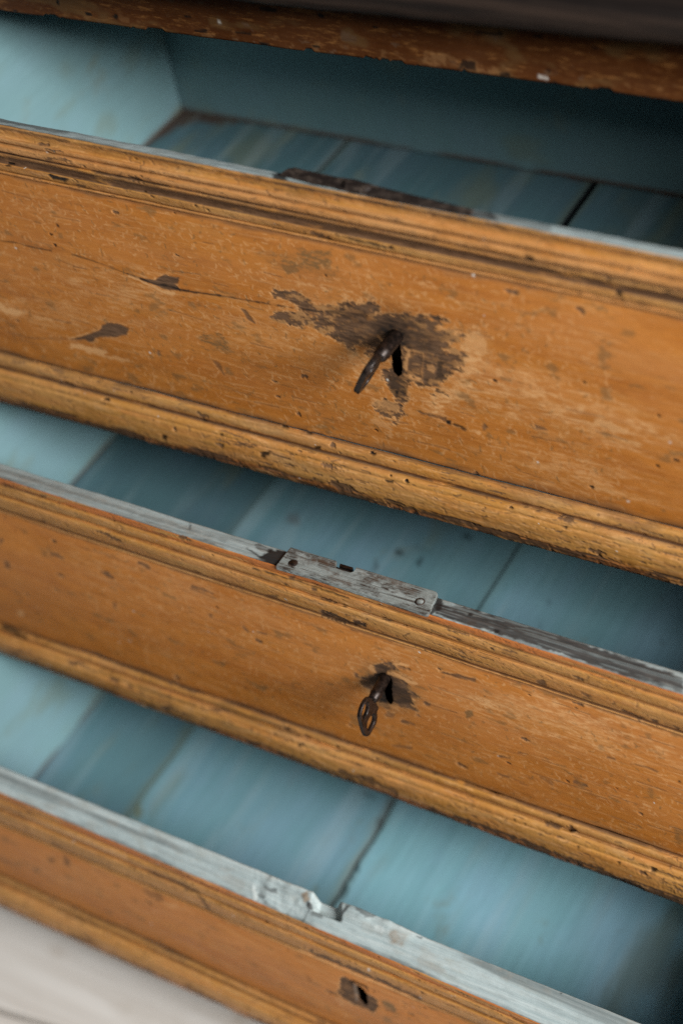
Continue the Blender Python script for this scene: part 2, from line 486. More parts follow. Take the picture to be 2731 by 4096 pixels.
def make_field(name, parent, yf, A, B, n, marks, seed, hole, scuffs, flakes, bulge=.0028, dyf=.008, pinkt=(0, .55, .5), rosy=0):
    rows = []
    for q in np.linspace(0, 1, n):
        rows.append((A[0] + (B[0] - A[0]) * q, A[1] + (B[1] - A[1]) * q, dyf - bulge * math.sin(math.pi * (.02 + .96 * q)) ** .8))
    P = relief(yf, rows); att = blank(P)
    u, v = to_px(P); x = P[..., 0]; z = P[..., 2]
    tt = np.linspace(0, 1, n)[:, None] * np.ones_like(x)
    disp = (fbm(x, z, .05, .02, seed, 3) - .5) * .0012 + (fbm(x, z, .006, .0014, seed + 5, 4) - .5) * .00010
    # pinkish window sheen painted in patches, strongest on the panel's upper part
    att['pink'] = np.clip(rosy * (1 - sstep(.3, .9, tt)) + sstep(.25, .8, fbm(x, z, .06, .014, seed + 2, 5, .6)) * .75 * np.interp(tt, [0, .12, pinkt[1], .85, 1], [.35, .9, .7, .3, .1]) + .12 * (1 - tt), 0, 1)
    fine = fbm(x, z, .010, .0013, seed + 21, 5, .65)
    att['pale'] = np.maximum(att['pale'], .30 * sstep(.60, .78, fine) * np.interp(tt, [0, .1, .8, 1], [.3, 1, .8, .15]))
    att['olive'] = np.maximum(att['olive'], .55 * sstep(.66, .80, fbm(x, z, .013, .007, seed + 9, 4, .6)))
    # browner and darker strips along the lower and upper moulding
    jag = (fbm(x, z, .02, .01, seed + 12, 3) - .5)
    att['bare'] = np.maximum(att['bare'], .55 * sstep(.955, 1.0, tt + jag * .05))
    att['dark'] = np.maximum(att['dark'], .5 * sstep(.985, 1.0, tt + jag * .02))
    att['bare'] = np.maximum(att['bare'], .7 * (1 - sstep(.0, .025, tt + jag * .03)))
    for (cu, cv, ru, rv, k, ch) in scuffs:
        scuff(att, u, v, x, z, cu, cv, ru, rv, k, seed + int(cu) % 50, ch)
    strokes(att, P, flakes[0], flakes[1], flakes[2], seed=seed, disp=disp, k=.75)
    strokes(att, P, flakes[0] // 4, flakes[1], flakes[2], ch='olive', k=.9, seed=seed + 1)
    strokes(att, P, 170, flakes[1], flakes[2], ch='pale', k=.55, length=(.006, .024), vert=0, seed=seed + 71)
    strokes(att, P, 80, flakes[1], flakes[2], ch='bare', k=.7, length=(.005, .022), vert=0, seed=seed + 72)
    specks(att, P, 26, seed + 3, 'bare', .0006, .0022, .9, disp=disp, asp=3)
    specks(att, P, 14, seed + 4, 'dark', .0004, .0009, 1, disp=disp)
    specks(att, P, 10, seed + 6, 'white', .0004, .0008, 1, asp=1.1)
    apply_marks(att, marks, u, v, x, z)
    # pale torn rims around bare patches
    b = att['bare']; sm = b.copy()
    for _ in range(3):
        sm = (sm + np.roll(sm, 1, 0) + np.roll(sm, -1, 0) + np.roll(sm, 1, 1) + np.roll(sm, -1, 1)) / 5
    rim = np.clip(sm - b * .9, 0, 1) * 2.6 * sstep(.42, .62, fbm(x, z, .004, .003, seed + 31, 3))
    att['pale'] = np.maximum(att['pale'], np.clip(rim, 0, .85))
    disp = disp - att['bare'] * .00022 - att['dark'] * .00022
    P[..., 1] -= disp
    keep = None
    if hole is not None:
        keep = poly_sd(hole, u, v) > -1.0
    # the last row tucks behind the moulding
    P[-1, :, 1] += .001; P[0, :, 1] += .001
    return grid(name, P, att, M_FIELD, parent, keep)

SEG_TOP2 = [(0, .05, .0014, .0004, 0, .35), (.05, .09, .0004, .0012, 0, .7), (.09, .26, .0012, .0006, -.0014, .1), (.26, .36, .0006, .0008, .0012, 0),
            (.36, .40, .0014, .0014, 0, .55), (.40, .54, .0010, .0012, .0016, 0), (.53, .58, .0024, .0024, 0, .97), (.58, .64, .0018, .0026, .001, .45),
            (.64, .79, .0048, .0052, -.0008, .97), (.78, .92, .0045, .0062, .0006, .05), (.92, .945, .0078, .0078, 0, .5), (.945, 1, .0074, .0080, .0014, 0)]
SEG_TOP3 = [(0, .17, .0008, .0010, .0007, .12), (.17, .21, .0020, .0020, 0, .55), (.21, .46, .0013, .0020, .0016, .0), (.46, .52, .0034, .0034, 0, .55),
            (.52, .90, .0026, .0060, .0030, .0), (.90, .955, .0082, .0082, 0, .85), (.955, 1, .0074, .0080, .0012, 0)]
SEG_BOT2 = [(0, .05, .0082, .0082, 0, .6), (.05, .27, .0070, .0050, .0014, .28), (.27, .325, .0068, .0068, 0, .95), (.325, .50, .0046, .0014, .0014, 0),
            (.50, .90, .0012, .0010, .0016, .0), (.90, 1, .0008, .0036, .0004, .45)]
SEG_BOT3 = [(0, .06, .0086, .0086, 0, .85), (.06, .24, .0070, .0052, .0013, .1), (.24, .29, .0066, .0066, 0, .6), (.29, .52, .0046, .0014, .0014, .0),
            (.52, .91, .0012, .0010, .0016, .0), (.91, 1, .0008, .0036, .0004, .3)]
def make_mould(name, parent, yf, A, B, segs, n, marks, seed, under=None, lipwear=0, red=0, wear=1.0, blackspots=16):
    rows, dirt_shade = rows_of(A, B, segs, n, under)
    P = relief(yf, rows); att = blank(P)
    u, v = to_px(P); x = P[..., 0]; z = P[..., 2]
    N = P.shape[0]
    tt = (np.linspace(0, 1, n)[:, None] if not under else np.concatenate([np.linspace(0, 1, n), np.ones(N - n)])[:, None]) * np.ones_like(x)
    s = tt * abs(P[0, 0, 2] - P[n - 1, 0, 2])
    disp = (fbm(x, s, .03, .004, seed, 3) - .5) * .0006 + (fbm(x, s, .0045, .0012, seed + 2, 4, .6) - .5) * .0004 + (fbm(x, s, .0020, .0016, seed + 44, 2, .6) - .5) * .00012
    D = dirt_shade[:, None] * np.ones_like(x)
    nz = fbm(x, s, .022, .004, seed + 4, 5, .6)
    att['bare'] = D * np.clip((nz - (.46 - .26 * D)) / .16, 0, 1)  # brown painted in the grooves for dirt and contact shadow
    env = sstep(.40, .66, fbm(x, s, .07, .03, seed + 30, 2))
    att['olive'] = .45 * sstep(.56, .76, fbm(x, s, .03, .0028, seed + 5, 4)) * (.3 + .7 * env)
    att['pink'] = .7 * sstep(.42, .7, fbm(x, s, .03, .004, seed + 6, 5, .6))
    att['pale'] = .6 * sstep(.60, .74, fbm(x, s, .010, .0011, seed + 7, 5, .65))
    att['bare'] = np.maximum(att['bare'], wear * .9 * sstep(.70, .75, fbm(x, s, .016, .0020, seed + 8, 5, .66) + (env - .5) * .10))
    # hairline crackle: thin valleys of a stretched noise
    cn = fbm(x, s, .0085, .0032, seed + 10, 3, .55)
    crk = (1 - sstep(0, .010, np.abs(cn - .5))) * sstep(.42, .6, fbm(x, s, .03, .01, seed + 13, 2))
    att['bare'] = np.maximum(att['bare'], crk * .85 * (.35 + .65 * env))
    if segs is SEG_TOP2:
        att['pink'] = np.maximum(att['pink'], .9 * (D < .05)); att['pale'] = np.maximum(att['pale'], .35 * ((tt > .26) & (tt < .54)) * sstep(.3, .6, fbm(x, s, .02, .004, seed + 46, 3)))
    if red:
        att['red'] = np.maximum(att['red'], (1 - sstep(.15, .20, tt)) * sstep(.34, .52, fbm(x, s, .03, .003, seed + 41, 4)) * .85)
        att['pale'] = np.maximum(att['pale'], .55 * sstep(.962, .975, tt) * (1 - sstep(.99, 1, tt)) * sstep(.3, .6, fbm(x, s, .02, .003, seed + 42, 3)))  # thin highlight along the last bead, painted as a pale line
        att['bare'] = np.maximum(att['bare'], .8 * sstep(.900, .912, tt) * (1 - sstep(.95, .96, tt)))
    if lipwear:
        att['red'] = np.maximum(att['red'], .7 * sstep(.84, .93, tt) * sstep(.40, .58, fbm(x, s, .04, .003, seed + 43, 4)))
    if lipwear:
        w = (tt > .86) * sstep(.46, .58, fbm(x, s, .016, .0022, seed + 14, 5, .65) + (tt - .93) * .8) * lipwear
        att['bare'] = np.maximum(att['bare'], w)
        w2 = (tt > .90) * sstep(.60, .70, fbm(x, s, .009, .0010, seed + 15, 5, .65)) * lipwear
        att['pale'] = np.maximum(att['pale'], w2); att['bare'] = att['bare'] * (1 - w2)
    sub = {k: a[:n] for k, a in att.items()}
    strokes(sub, P[:n], 420, XL, XV, 'pale', .5, (.0006, .0022), .35, seed + 23, disp[:n])
    strokes(sub, P[:n], 300, XL, XV, 'bare', .9, (.0010, .0060), .05, seed + 24)
    specks(att, P[:n], blackspots, seed + 16, 'dark', .0004, .0015, 1, (.05, .95), disp[:n] if under else disp)
    specks(att, P[:n], 26, seed + 18, 'bare', .0005, .0022, .9, (.03, .97), disp[:n] if under else disp, asp=3.5)
    specks(att, P[:n], 10, seed + 19, 'white', .0003, .0007, 1, (.05, .95), None, 1.1)
    apply_marks(att, marks, u, v, x, s)
    disp = disp - att['bare'] * .0004 - att['dark'] * .0006
    P[..., 1] -= disp
    if under:                                 # chipped, wavering lower arris
        chip = (fbm(x[:1], x[:1] * 0, .012, 1, seed + 20, 4) - .5) * .0010 + .0016 * sstep(.64, .78, fbm(x[:1], x[:1] * 0, .010, 1, seed + 22, 4, .6))
        P[..., 2] += chip * sstep(.80, 1, tt)
    return grid(name, P, att, M_MOULD, parent)

def make_top(parent, yf, zt, back, front, marks, seed, zfloor, bumps=None, thick=.0136, grey=0):
    """the painted top arris of a drawer front board, its back face and its inner lip"""
    x = np.concatenate([np.arange(XL, XV, DX * 1.3), np.linspace(XV + .002, XR, 60)])
    a = on_z(0., back[0], zt); b = on_z(2731., back[1], zt)
    yb = a[1] + (b[1] - a[1]) * (x - a[0]) / (b[0] - a[0])
    a = on_y(0., front[0], yf + .0012); b = on_y(2731., front[1], yf + .0012)
    zf = a[2] + (b[2] - a[2]) * (x - a[0]) / (b[0] - a[0])
    S = np.linspace(0, 1, 22)
    rows = []
    for s in S:                                # across the top
        y = (yf + .0012) * (1 - s) + yb * s
        z = zf * (1 - s) + zt * s + .0004 * math.sin(math.pi * s)
        if s > .93: z = z - (s - .93) / .07 * .0008
        rows.append(np.stack([x, y, z], -1))
    for k in range(1, 14):                     # down the inner face
        q = k / 13
        rows.append(np.stack([x, np.maximum(yb + .0006, yf + .0138 * min(1, q * 4)), np.full_like(x, zt - .001 - q * (zt - zfloor - .0005))], -1))
    P = np.array(rows); att = blank(P)
    N = len(S)
    tt = np.concatenate([S, np.ones(13)])[:, None] * np.ones(len(x))
    X = P[..., 0]; s = tt * thick
    low = sstep(0, .15, tt)
    disp = (fbm(X, s, .05, .01, seed, 3) - .5) * .0012 * low + (fbm(X, s, .008, .002, seed + 2, 4) - .5) * .0006
    u, v = to_px(P)
    att['grey'] = .75 * sstep(.50, .72, fbm(X, s, .09, .0040, seed + 3, 4)) * sstep(.2, .6, tt)
    att['grey'] = np.maximum(att['grey'], grey)
    edge = fbm(X, s, .018, .004, seed + 4, 4)
    att['olive'] = .2 * sstep(.60, .75, fbm(X, s, .012, .004, seed + 5, 4))
    st = fbm(X, s, .05, .0011, seed + 15, 5, .7)
    att['grey'] = np.maximum(att['grey'], (.3 + grey) * sstep(.58, .70, st))
    att['bare'] = .8 * (1 - sstep(.0, .10, tt + (edge - .5) * .35)) * .6
    specks(att, P[:N], 0, seed)
    if bumps: disp = disp + bumps(u, v, X, s, tt)
    b0 = att['bare'].copy()
    apply_marks(att, marks, u, v, X, s)
    sc = np.clip(att['bare'] - b0, 0, 1)       # worn-off paint: leave streaks of it in the grain
    att['bare'] = att['bare'] * (1 - sc * sstep(.50, .58, st) * .75)
    att['grey'] = np.maximum(att['grey'], sc * sstep(.47, .56, st))
    disp = disp + sc * (st - .5) * .0012
    P[:N, :, 2] += disp[:N]
    P[N:, :, 2] += disp[N - 1][None] * np.linspace(1, 0, 13)[:, None]
    return grid('painted_top_edge', P, att, M_TOP, parent)

def wavy(P0, P1, n, amp, seed):
    """a front-to-back edge that wanders a little"""
    t = np.linspace(0, 1, n)
    w = (fbm(t * .3, t * 0, .022, 1, seed, 3, .6) - .5) * amp
    return P0 + (P1 - P0) * t + w
def plank(parent, x00, x01, x10, x11, y0, y1, z, thick, marks, seed, amp0, amp1, ej=.5, tone=1.0, es=(1, 1)):
    """x00/x01: left edge at front/back, x10/x11: right edge at front/back"""
    n = max(12, int((y1 - y0) / .004)); m = max(8, int(abs(x10 - x00) / .003))
    xl = wavy(x00, x01, n, amp0[0], amp0[1]); xr = wavy(x10, x11, n, amp1[0], amp1[1])
    y = np.linspace(y0, y1, n)
    e = .0007 / abs(x10 - x00)
    sc = np.concatenate([[0, .0, e], np.linspace(2.5 * e, 1 - 2.5 * e, m), [1 - e, 1, 1.]])
    P = np.zeros((n, len(sc), 3))
    P[..., 0] = xl[:, None] + (xr - xl)[:, None] * sc[None]
    P[..., 1] = y[:, None]
    top = z + (fbm(P[..., 0], P[..., 1], .09, .3, seed, 3) - .5) * .0016
    P[..., 2] = top
    P[:, 0, 2] = z - thick; P[:, -1, 2] = z - thick
    att = blank(P)
    u, v = to_px(P)
    e = np.minimum(P[..., 0] - xl[:, None], xr[:, None] - P[..., 0])
    att['olive'] = ej * (1 - sstep(0, .006, e + (fbm(P[..., 0], P[..., 1], .02, .05, seed + 2) - .5) * .008)) + .5 * sstep(.62, .8, fbm(P[..., 0], P[..., 1], .03, .09, seed + 3))
    att['pale'] = .18 * sstep(.55, .75, fbm(P[..., 0], P[..., 1], .008, .12, seed + 4, 4))
    for q_, e_ in ((0, es[0]), (-1, es[1])):
        att['dark'][:, [0 if q_ == 0 else -1, 1 if q_ == 0 else -2]] = e_; att['dark'][:, 2 if q_ == 0 else -3] = .3 * e_
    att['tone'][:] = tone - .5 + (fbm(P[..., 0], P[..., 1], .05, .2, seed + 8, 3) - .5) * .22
    att['bare'] = .9 * (1 - sstep(0, .004, (y1 - .0) - P[..., 1] + (fbm(P[..., 0], P[..., 1], .02, .02, seed + 6) - .55) * .016)) * 1.
    specks_n = 0
    apply_marks(att, marks, u, v, P[..., 0], P[..., 1])
    return grid('bottom_board', P, att, M_TEAL, parent, flip=True)
def wall_panel(name, parent, p0, p1, z0, z1, inward, thick, marks, seed, tone=1.0):
    """upright board from p0 to p1 (x,y), painted inner face with the marks, closed box behind"""
    p0 = np.array(p0); p1 = np.array(p1); L = np.hypot(*(p1 - p0))
    n = int(L / .004) + 2; m = int((z1 - z0) / .004) + 2
    t = np.linspace(0, 1, n)
    prof = [(thick, z0)] + [(0, z0)] + [(0, z) for z in np.linspace(z0 + .001, z1 - .0012, m)] + [(.0012, z1)] + [(thick - .001, z1), (thick, z1 - .001), (thick, z0)]
    inw = np.array(inward)
    P = np.zeros((len(prof), n, 3))
    for i, (d, zz) in enumerate(prof):
        P[i, :, :2] = p0 + (p1 - p0) * t[:, None] - inw * d
        P[i, :, 2] = zz
    att = blank(P); u, v = to_px(P)
    s = t[None] * L * np.ones(P.shape[:2]); h = P[..., 2] - z0
    att['bare'] = .95 * (1 - sstep(.0, .0035, h + (fbm(s, h, .03, .02, seed) - .55) * .008)) * (np.arange(len(prof)) < m + 3)[:, None]
    att['olive'] = .35 * sstep(.6, .8, fbm(s, h, .04, .02, seed + 2))
    att['tone'][:] = tone - .5
    apply_marks(att, marks, u, v, s, h)
    return grid(name, P, att, M_WALL, parent)

# ------------------------------------------------------------------ wear drawn on the fronts
C3 = lambda p: cr(p, 0, 1000, 1.12)
C6 = lambda p: cr(p, 200, 1050, 2.6133)
CK = lambda p: cr(p, 1300, 1150, 2.4123)
marks2 = [
    ('bare', 'p', C6([(800, 115), (900, 150), (1000, 170), (1100, 180), (1150, 150), (1200, 130), (1345, 160), (1340, 215), (1290, 220), (1330, 250), (1355, 290), (1250, 290), (1150, 260), (1050, 225), (950, 180)]), 0, 1, 3),
    ('dark', 'l', C6([(800, 113), (900, 152), (1040, 205), (1120, 235), (1200, 238), (1350, 285), (1450, 300)]), 3.5, .95, 1),
    ('pale', 'l', C6([(830, 135), (950, 190), (1100, 265), (1170, 305), (1300, 325)]), 4, .9, 4),
    ('bare', 'p', C6([(190, 805), (350, 770), (500, 715), (530, 690), (545, 650), (600, 630), (700, 640), (820, 690), (800, 755), (700, 780), (560, 775), (470, 795), (450, 830), (400, 835), (360, 815), (230, 815)]), 0, 1, 3),
    ('pale', 'l', C6([(200, 800), (350, 757), (480, 715)]), 3, .8, 3),
    ('pale', 'l', C6([(230, 880), (340, 890), (430, 920), (560, 950)]), 10, .85, 8),
    ('pale', 'l', C6([(560, 975), (700, 1010), (820, 1025)]), 5, .6, 6),
    ('pale', 'l', [(0, 1222), (30, 1240), (75, 1250)], 12, .9, 9),
    ('pale', 'l', [(60, 1245), (150, 1270), (260, 1290)], 5, .6, 7),
    ('dark', 'l', [(0, 965), (70, 972), (110, 985), (205, 1003)], 2.2, .8, 1.5),
    ('dark', 'l', [(290, 1018), (400, 1053), (510, 1095)], 2.2, .75, 1.5),
    ('dark', 'l', [(720, 1163), (800, 1172), (880, 1184)], 3.5, .95, 2),
    ('dark', 'l', [(880, 1184), (1000, 1205), (1150, 1230), (1300, 1250), (1420, 1268)], 2.6, .8, 2),
    ('bare', 'l', [(30, 1330), (120, 1352), (280, 1358)], 2, .6, 2),
    ('dark', 'p', [(226, 894), (236, 900), (237, 908), (230, 905)], 1, 1, 1),
    ('bare', 'm', C3([(1210, 175), (1330, 190), (1430, 240), (1600, 255), (1640, 330), (1580, 450), (1490, 400), (1400, 345), (1290, 340), (1210, 300), (1260, 270), (1350, 290), (1300, 230), (1230, 215)]), 20, .95, .9),
    ('bare', 'm', CK([(0, 240), (110, 190), (200, 110), (430, 130), (480, 180), (520, 280), (620, 290), (700, 280), (760, 250), (850, 270), (950, 320), (1100, 310), (1140, 380), (1300, 460), (1310, 540), (1200, 570), (1120, 620), (1330, 650), (1330, 790), (1200, 850), (1100, 900), (1180, 1050), (1100, 1000), (950, 960), (830, 900), (780, 960), (810, 1100), (760, 1200), (700, 1290), (640, 1250), (480, 1200), (500, 1130), (640, 1100), (660, 1050), (600, 930), (590, 830), (740, 640), (560, 560), (480, 650), (400, 620), (380, 560), (210, 560), (200, 440), (60, 450), (0, 400)]), 38, .95, .9),
    ('dark', 'h', CK([(560, 430), (640, 360), (700, 360), (750, 430), (740, 560), (580, 560)]), 62, .97, 0),
    ('dark', 'h', CK([(640, 620), (730, 640), (740, 840), (650, 800)]), 14, .7, 0),
    ('pale', 'm', CK([(1250, 380), (1500, 430), (1568, 700), (1400, 1000), (1150, 1150), (1000, 1250), (1000, 1050), (1250, 900), (1330, 650)]), 45, 1, 0),
    ('pale', 'm', CK([(380, 600), (520, 680), (520, 760), (400, 1000), (300, 900), (200, 640)]), 30, .8, 0),
    ('bare', 'h', CK([(250, 330), (560, 330), (560, 520), (250, 500)]), 12, .8, 0),
    ('dark', 'h', CK([(220, 515), (340, 545), (480, 560), (340, 550)]), 14, .6, 8),
    ('dark', 'h', CK([(800, 560), (900, 590), (1020, 610), (900, 595)]), 15, .6, 8),
    ('dark', 'p', CK([(600, 850), (700, 860), (800, 940), (780, 1040), (690, 1070), (620, 1000)]), 0, .62, 6),
    ('dark', 'p', CK([(670, 1000), (700, 1000), (705, 1030), (680, 1035)]), 2, 1, 2),
    ('dark', 'p', CK([(1080, 700), (1130, 720), (1120, 890), (1060, 890)]), 0, .6, 6),
    ('dark', 'l', CK([(0, 235), (200, 245), (400, 280)]), 5, .65, 4),
    ('pale', 'l', CK([(760, 590), (800, 620), (780, 700), (775, 800)]), 9, .75, 4),
    ('pale', 'l', CK([(800, 605), (940, 640), (945, 670)]), 4, .6, 2),
    ('pale', 'l', CK([(945, 680), (930, 800), (935, 930)]), 2.6, .45, 1.5),
    ('pale', 'l', CK([(760, 840), (850, 900), (930, 915)]), 6, .6, 3),
    ('pale', 'l', CK([(840, 745), (900, 750)]), 5, .4, 2),
    ('pale', 'l', CK([(510, 480), (550, 520)]), 5, .7, 2),
    ('dark', 'p', CK([(1165, 1280), (1210, 1285), (1215, 1320), (1175, 1315)]), 1, 1, 3),
    ('dark', 'l', CK([(1250, 1320), (1310, 1345), (1350, 1380)]), 5, .8, 5),
    ('bare', 'l', CK([(900, 1200), (1000, 1230), (1150, 1270)]), 7, .8, 6),
    ('bare', 'p', CK([(1490, 1340), (1540, 1320), (1568, 1350), (1530, 1390)]), 0, .7, 6),
    ('pale', 'p', CK([(970, 750), (1030, 740), (1070, 790), (1040, 830), (980, 800)]), 0, .65, 2),
    ('pink', 'p', CK([(975, 755), (1030, 745), (1065, 790), (1035, 825), (985, 800)]), 0, 1, 1),
    ('pale', 'p', CK([(1330, 450), (1420, 440), (1540, 520), (1568, 640), (1420, 620), (1330, 560)]), 0, .6, 12),
    ('pale', 'l', CK([(480, 1290), (600, 1330), (640, 1420)]), 14, .5, 14),
    ('pale', 'l', CK([(500, 1120), (600, 1140), (690, 1160)]), 16, .7, 12),
    ('olive', 'm', C3([(870, 385), (1000, 370), (1045, 455), (960, 445)]), 18, .85, 0),
    ('bare', 'p', C3([(1075, 262), (1100, 268), (1140, 330), (1110, 315)]), 0, .8, 3),
    ('bare', 'p', C3([(945, 488), (985, 505), (1005, 560), (975, 530)]), 0, .6, 3),
    ('bare', 'p', C3([(705, 445), (718, 450), (718, 470), (708, 468)]), 1, .7, 2),
    ('olive', 'm', C3([(1220, -10), (1490, -10), (1480, 80), (1300, 95)]), 26, .85, 0),
    ('olive', 'p', C3([(1250, 60), (1360, 90), (1290, 110)]), 0, .7, 8),
    ('bare', 'p', [(2135, 1700), (2170, 1708), (2185, 1722), (2140, 1720)], 0, .7, 3),
    ('white', 'p', C3([(112, 494), (118, 494), (118, 500), (112, 500)]), 1, 1, 1),
    ('white', 'p', [(2674, 1764), (2684, 1766), (2682, 1774), (2673, 1772)], 0, .8, 1),
    ('white', 'p', [(2505, 2000), (2518, 2003), (2514, 2010), (2505, 2008)], 0, .7, 1),
    ('dark', 'l', [(2400, 1702), (2440, 1712), (2470, 1720)], 4, .45, 4),
    ('pale', 'l', [(2390, 1690), (2440, 1706), (2500, 1724)], 14, .7, 9),
]
mt2 = [
    ('dark', 'p', [(191, 700), (200, 698), (225, 707), (255, 712), (272, 717), (258, 729), (235, 722), (210, 718)], 0, 1, 2),
    ('dark', 'p', [(20, 662), (38, 661), (40, 668), (22, 667)], 0, 1, 1),
    ('dark', 'l', [(80, 713), (105, 721)], 3, .9, 1),
    ('dark', 'p', [(1548, 985), (1566, 984), (1572, 996), (1552, 998)], 1, 1, 3),
    ('dark', 'l', [(1340, 940), (1400, 955), (1540, 990)], 4, .8, 4),
    ('bare', 'l', [(1100, 735), (1300, 770), (1600, 830), (1860, 880)], 6, .9, 5),
]
mb2 = [
    ('dark', 'p', cr([(728, 830), (745, 835), (740, 850), (726, 845)], 0, 1000, 1.12), 2, .9, 2),
    ('dark', 'p', cr([(1165, 910), (1205, 905), (1195, 925), (1175, 925)], 0, 1000, 1.12), 1, .9, 5),
    ('dark', 'p', cr([(983, 823), (998, 826), (996, 834), (985, 832)], 0, 1000, 1.12), 1, .9, 2),
    ('dark', 'p', cr([(1262, 785), (1290, 788), (1285, 800), (1265, 797)], 0, 1000, 1.12), 1, .9, 3),
    ('dark', 'p', cr([(1370, 820), (1395, 820), (1390, 832)], 0, 1000, 1.12), 1, .9, 3),
    ('dark', 'p', cr([(1405, 880), (1435, 880), (1428, 895), (1410, 893)], 0, 1000, 1.12), 1, .9, 3),
    ('dark', 'p', cr([(890, 755), (930, 765), (915, 775)], 0, 1000, 1.12), 0, .9, 3),
    ('dark', 'p', cr([(260, 900), (300, 902), (295, 915), (270, 912)], 1300, 1100, 1.0958), 0, .9, 2),
    ('dark', 'p', cr([(1030, 1100), (1060, 1103), (1055, 1115)], 1300, 1100, 1.0958), 0, .9, 2),
    ('bare', 'l', [(60, 1625), (200, 1660), (380, 1705), (540, 1742)], 9, .95, 7),
    ('bare', 'l', [(780, 1805), (860, 1825), (900, 1830)], 8, .9, 6),
    ('bare', 'l', [(1300, 1955), (1450, 2000), (1700, 2060), (2000, 2140), (2330, 2225)], 9, .9, 8),
    ('pale', 'l', [(1480, 2012), (1640, 2050), (1900, 2120)], 4, .8, 5),
]
K6 = lambda p: cr(p, 1331, 2300, 1.12)
K5 = lambda p: cr(p, 0, 1750, 1.12)
KK = lambda p: cr(p, 1300, 2580, 3.4844)
marks3 = [
    ('bare', 'm', KK([(600, 390), (700, 380), (690, 280), (800, 240), (930, 300), (1000, 400), (1100, 470), (1200, 600), (1290, 680), (1280, 740), (1210, 750), (1230, 830), (1280, 890), (1120, 890), (1010, 880), (970, 820), (900, 880), (850, 880), (780, 840), (760, 760), (640, 690), (560, 640), (500, 560), (520, 470)]), 20, 1, .35),
    ('olive', 'h', KK([(650, 300), (950, 320), (1250, 700), (1200, 860), (700, 760), (550, 500)]), 26, .8, 0),
    ('dark', 'h', KK([(720, 420), (900, 430), (960, 600), (920, 800), (780, 780)]), 20, .95, 0),
    ('dark', 'p', KK([(700, 400), (820, 360), (930, 420), (980, 560), (1180, 640), (1200, 800), (1000, 830), (880, 860), (780, 830), (700, 560), (600, 540), (610, 460)]), 0, .6, 6),
    ('bare', 'p', KK([(1350, 790), (1400, 785), (1470, 820), (1450, 860), (1400, 850)]), 0, .9, 3),
    ('bare', 'p', KK([(1260, 965), (1300, 970), (1335, 1005), (1290, 1000)]), 0, .9, 3),
    ('bare', 'p', KK([(400, 380), (450, 390), (480, 460), (430, 450)]), 0, .9, 4),
    ('bare', 'l', KK([(1080, 1060), (1160, 1080), (1230, 1110)]), 6, .8, 5),
    ('bare', 'l', KK([(860, 960), (930, 980)]), 6, .6, 6),
    ('pale', 'l', KK([(950, 265), (1080, 275), (1160, 290)]), 5, .8, 3),
    ('pale', 'l', KK([(880, 385), (1020, 430), (1110, 470), (1250, 540)]), 7, .8, 6),
    ('pale', 'p', KK([(1200, 730), (1260, 760), (1280, 790), (1220, 780)]), 0, .7, 4),
    ('pale', 'p', KK([(590, 300), (650, 260), (700, 370), (650, 360)]), 0, .7, 5),
    ('pale', 'l', KK([(800, 860), (900, 830), (1000, 900)]), 10, .5, 9),
    ('pale', 'p', KK([(1140, 640), (1185, 640), (1180, 665), (1150, 665)]), 0, .7, 1),
    ('bare', 'l', K6([(490, 440), (560, 455), (630, 470)]), 6, .8, 5),
    ('pale', 'm', K6([(540, 520), (650, 540), (820, 600), (810, 630), (700, 600), (560, 560)]), 22, 1, 0),
    ('olive', 'p', K6([(590, 610), (630, 600), (630, 630), (600, 640)]), 0, .8, 5),
    ('bare', 'l', K6([(740, 812), (790, 822)]), 4, .8, 3),
    ('bare', 'l', K6([(735, 890), (785, 905)]), 4, .7, 3),
    ('bare', 'l', K6([(1080, 928), (1130, 945)]), 6, .7, 4),
    ('bare', 'l', K6([(930, 910), (975, 935)]), 7, .4, 5),
    ('dark', 'p', K6([(1545, 922), (1552, 924), (1552, 930), (1545, 928)]), 1, 1, 1),
    ('bare', 'l', K6([(830, 795), (870, 803)]), 2, .7, 2),
    ('bare', 'l', K6([(1230, 815), (1262, 822)]), 3, .7, 2),
    ('bare', 'l', K6([(1330, 845), (1400, 858), (1450, 880)]), 2, .6, 3),
    ('pale', 'l', K6([(1390, 1025), (1425, 1040)]), 3, .7, 1),
    ('dark', 'l', K6([(480, 440), (620, 465)]), 1.5, .5, 2),
    ('bare', 'l', K6([(80, 245), (190, 275), (260, 300)]), 3, .6, 3),
    ('bare', 'p', K5([(200, 510), (240, 515), (300, 540), (280, 548), (240, 535)]), 0, .8, 6),
    ('bare', 'p', K5([(440, 598), (490, 605), (510, 635), (480, 625)]), 0, .85, 6),
    ('bare', 'p', K5([(15, 550), (45, 560), (50, 590), (25, 585)]), 0, .7, 7),
    ('bare', 'p', K5([(0, 450), (20, 460), (0, 475)]), 1, .9, 5),
    ('bare', 'l', K5([(620, 565), (665, 585)]), 5, .8, 4),
    ('bare', 'l', K5([(860, 668), (930, 690), (950, 700)]), 5, .75, 4),
    ('bare', 'p', K5([(930, 790), (950, 795), (945, 808)]), 0, .7, 3),
    ('bare', 'l', K5([(1090, 850), (1110, 870)]), 3, .7, 2),
    ('bare', 'l', K5([(1150, 870), (1190, 882)]), 4, .7, 3),
    ('bare', 'p', K5([(500, 740), (520, 745), (515, 760)]), 0, .6, 5),
    ('olive', 'p', K5([(950, 1000), (1020, 1010), (1000, 1030)]), 0, .8, 8),
    ('pale', 'p', K5([(80, 770), (110, 780), (100, 800), (80, 795)]), 0, .6, 5),
    ('olive', 'p', K5([(1100, 1090), (1200, 1120), (1180, 1140)]), 0, .7, 8),
    ('bare', 'l', K6([(270, 765), (350, 775)]), 5, .6, 4),
]
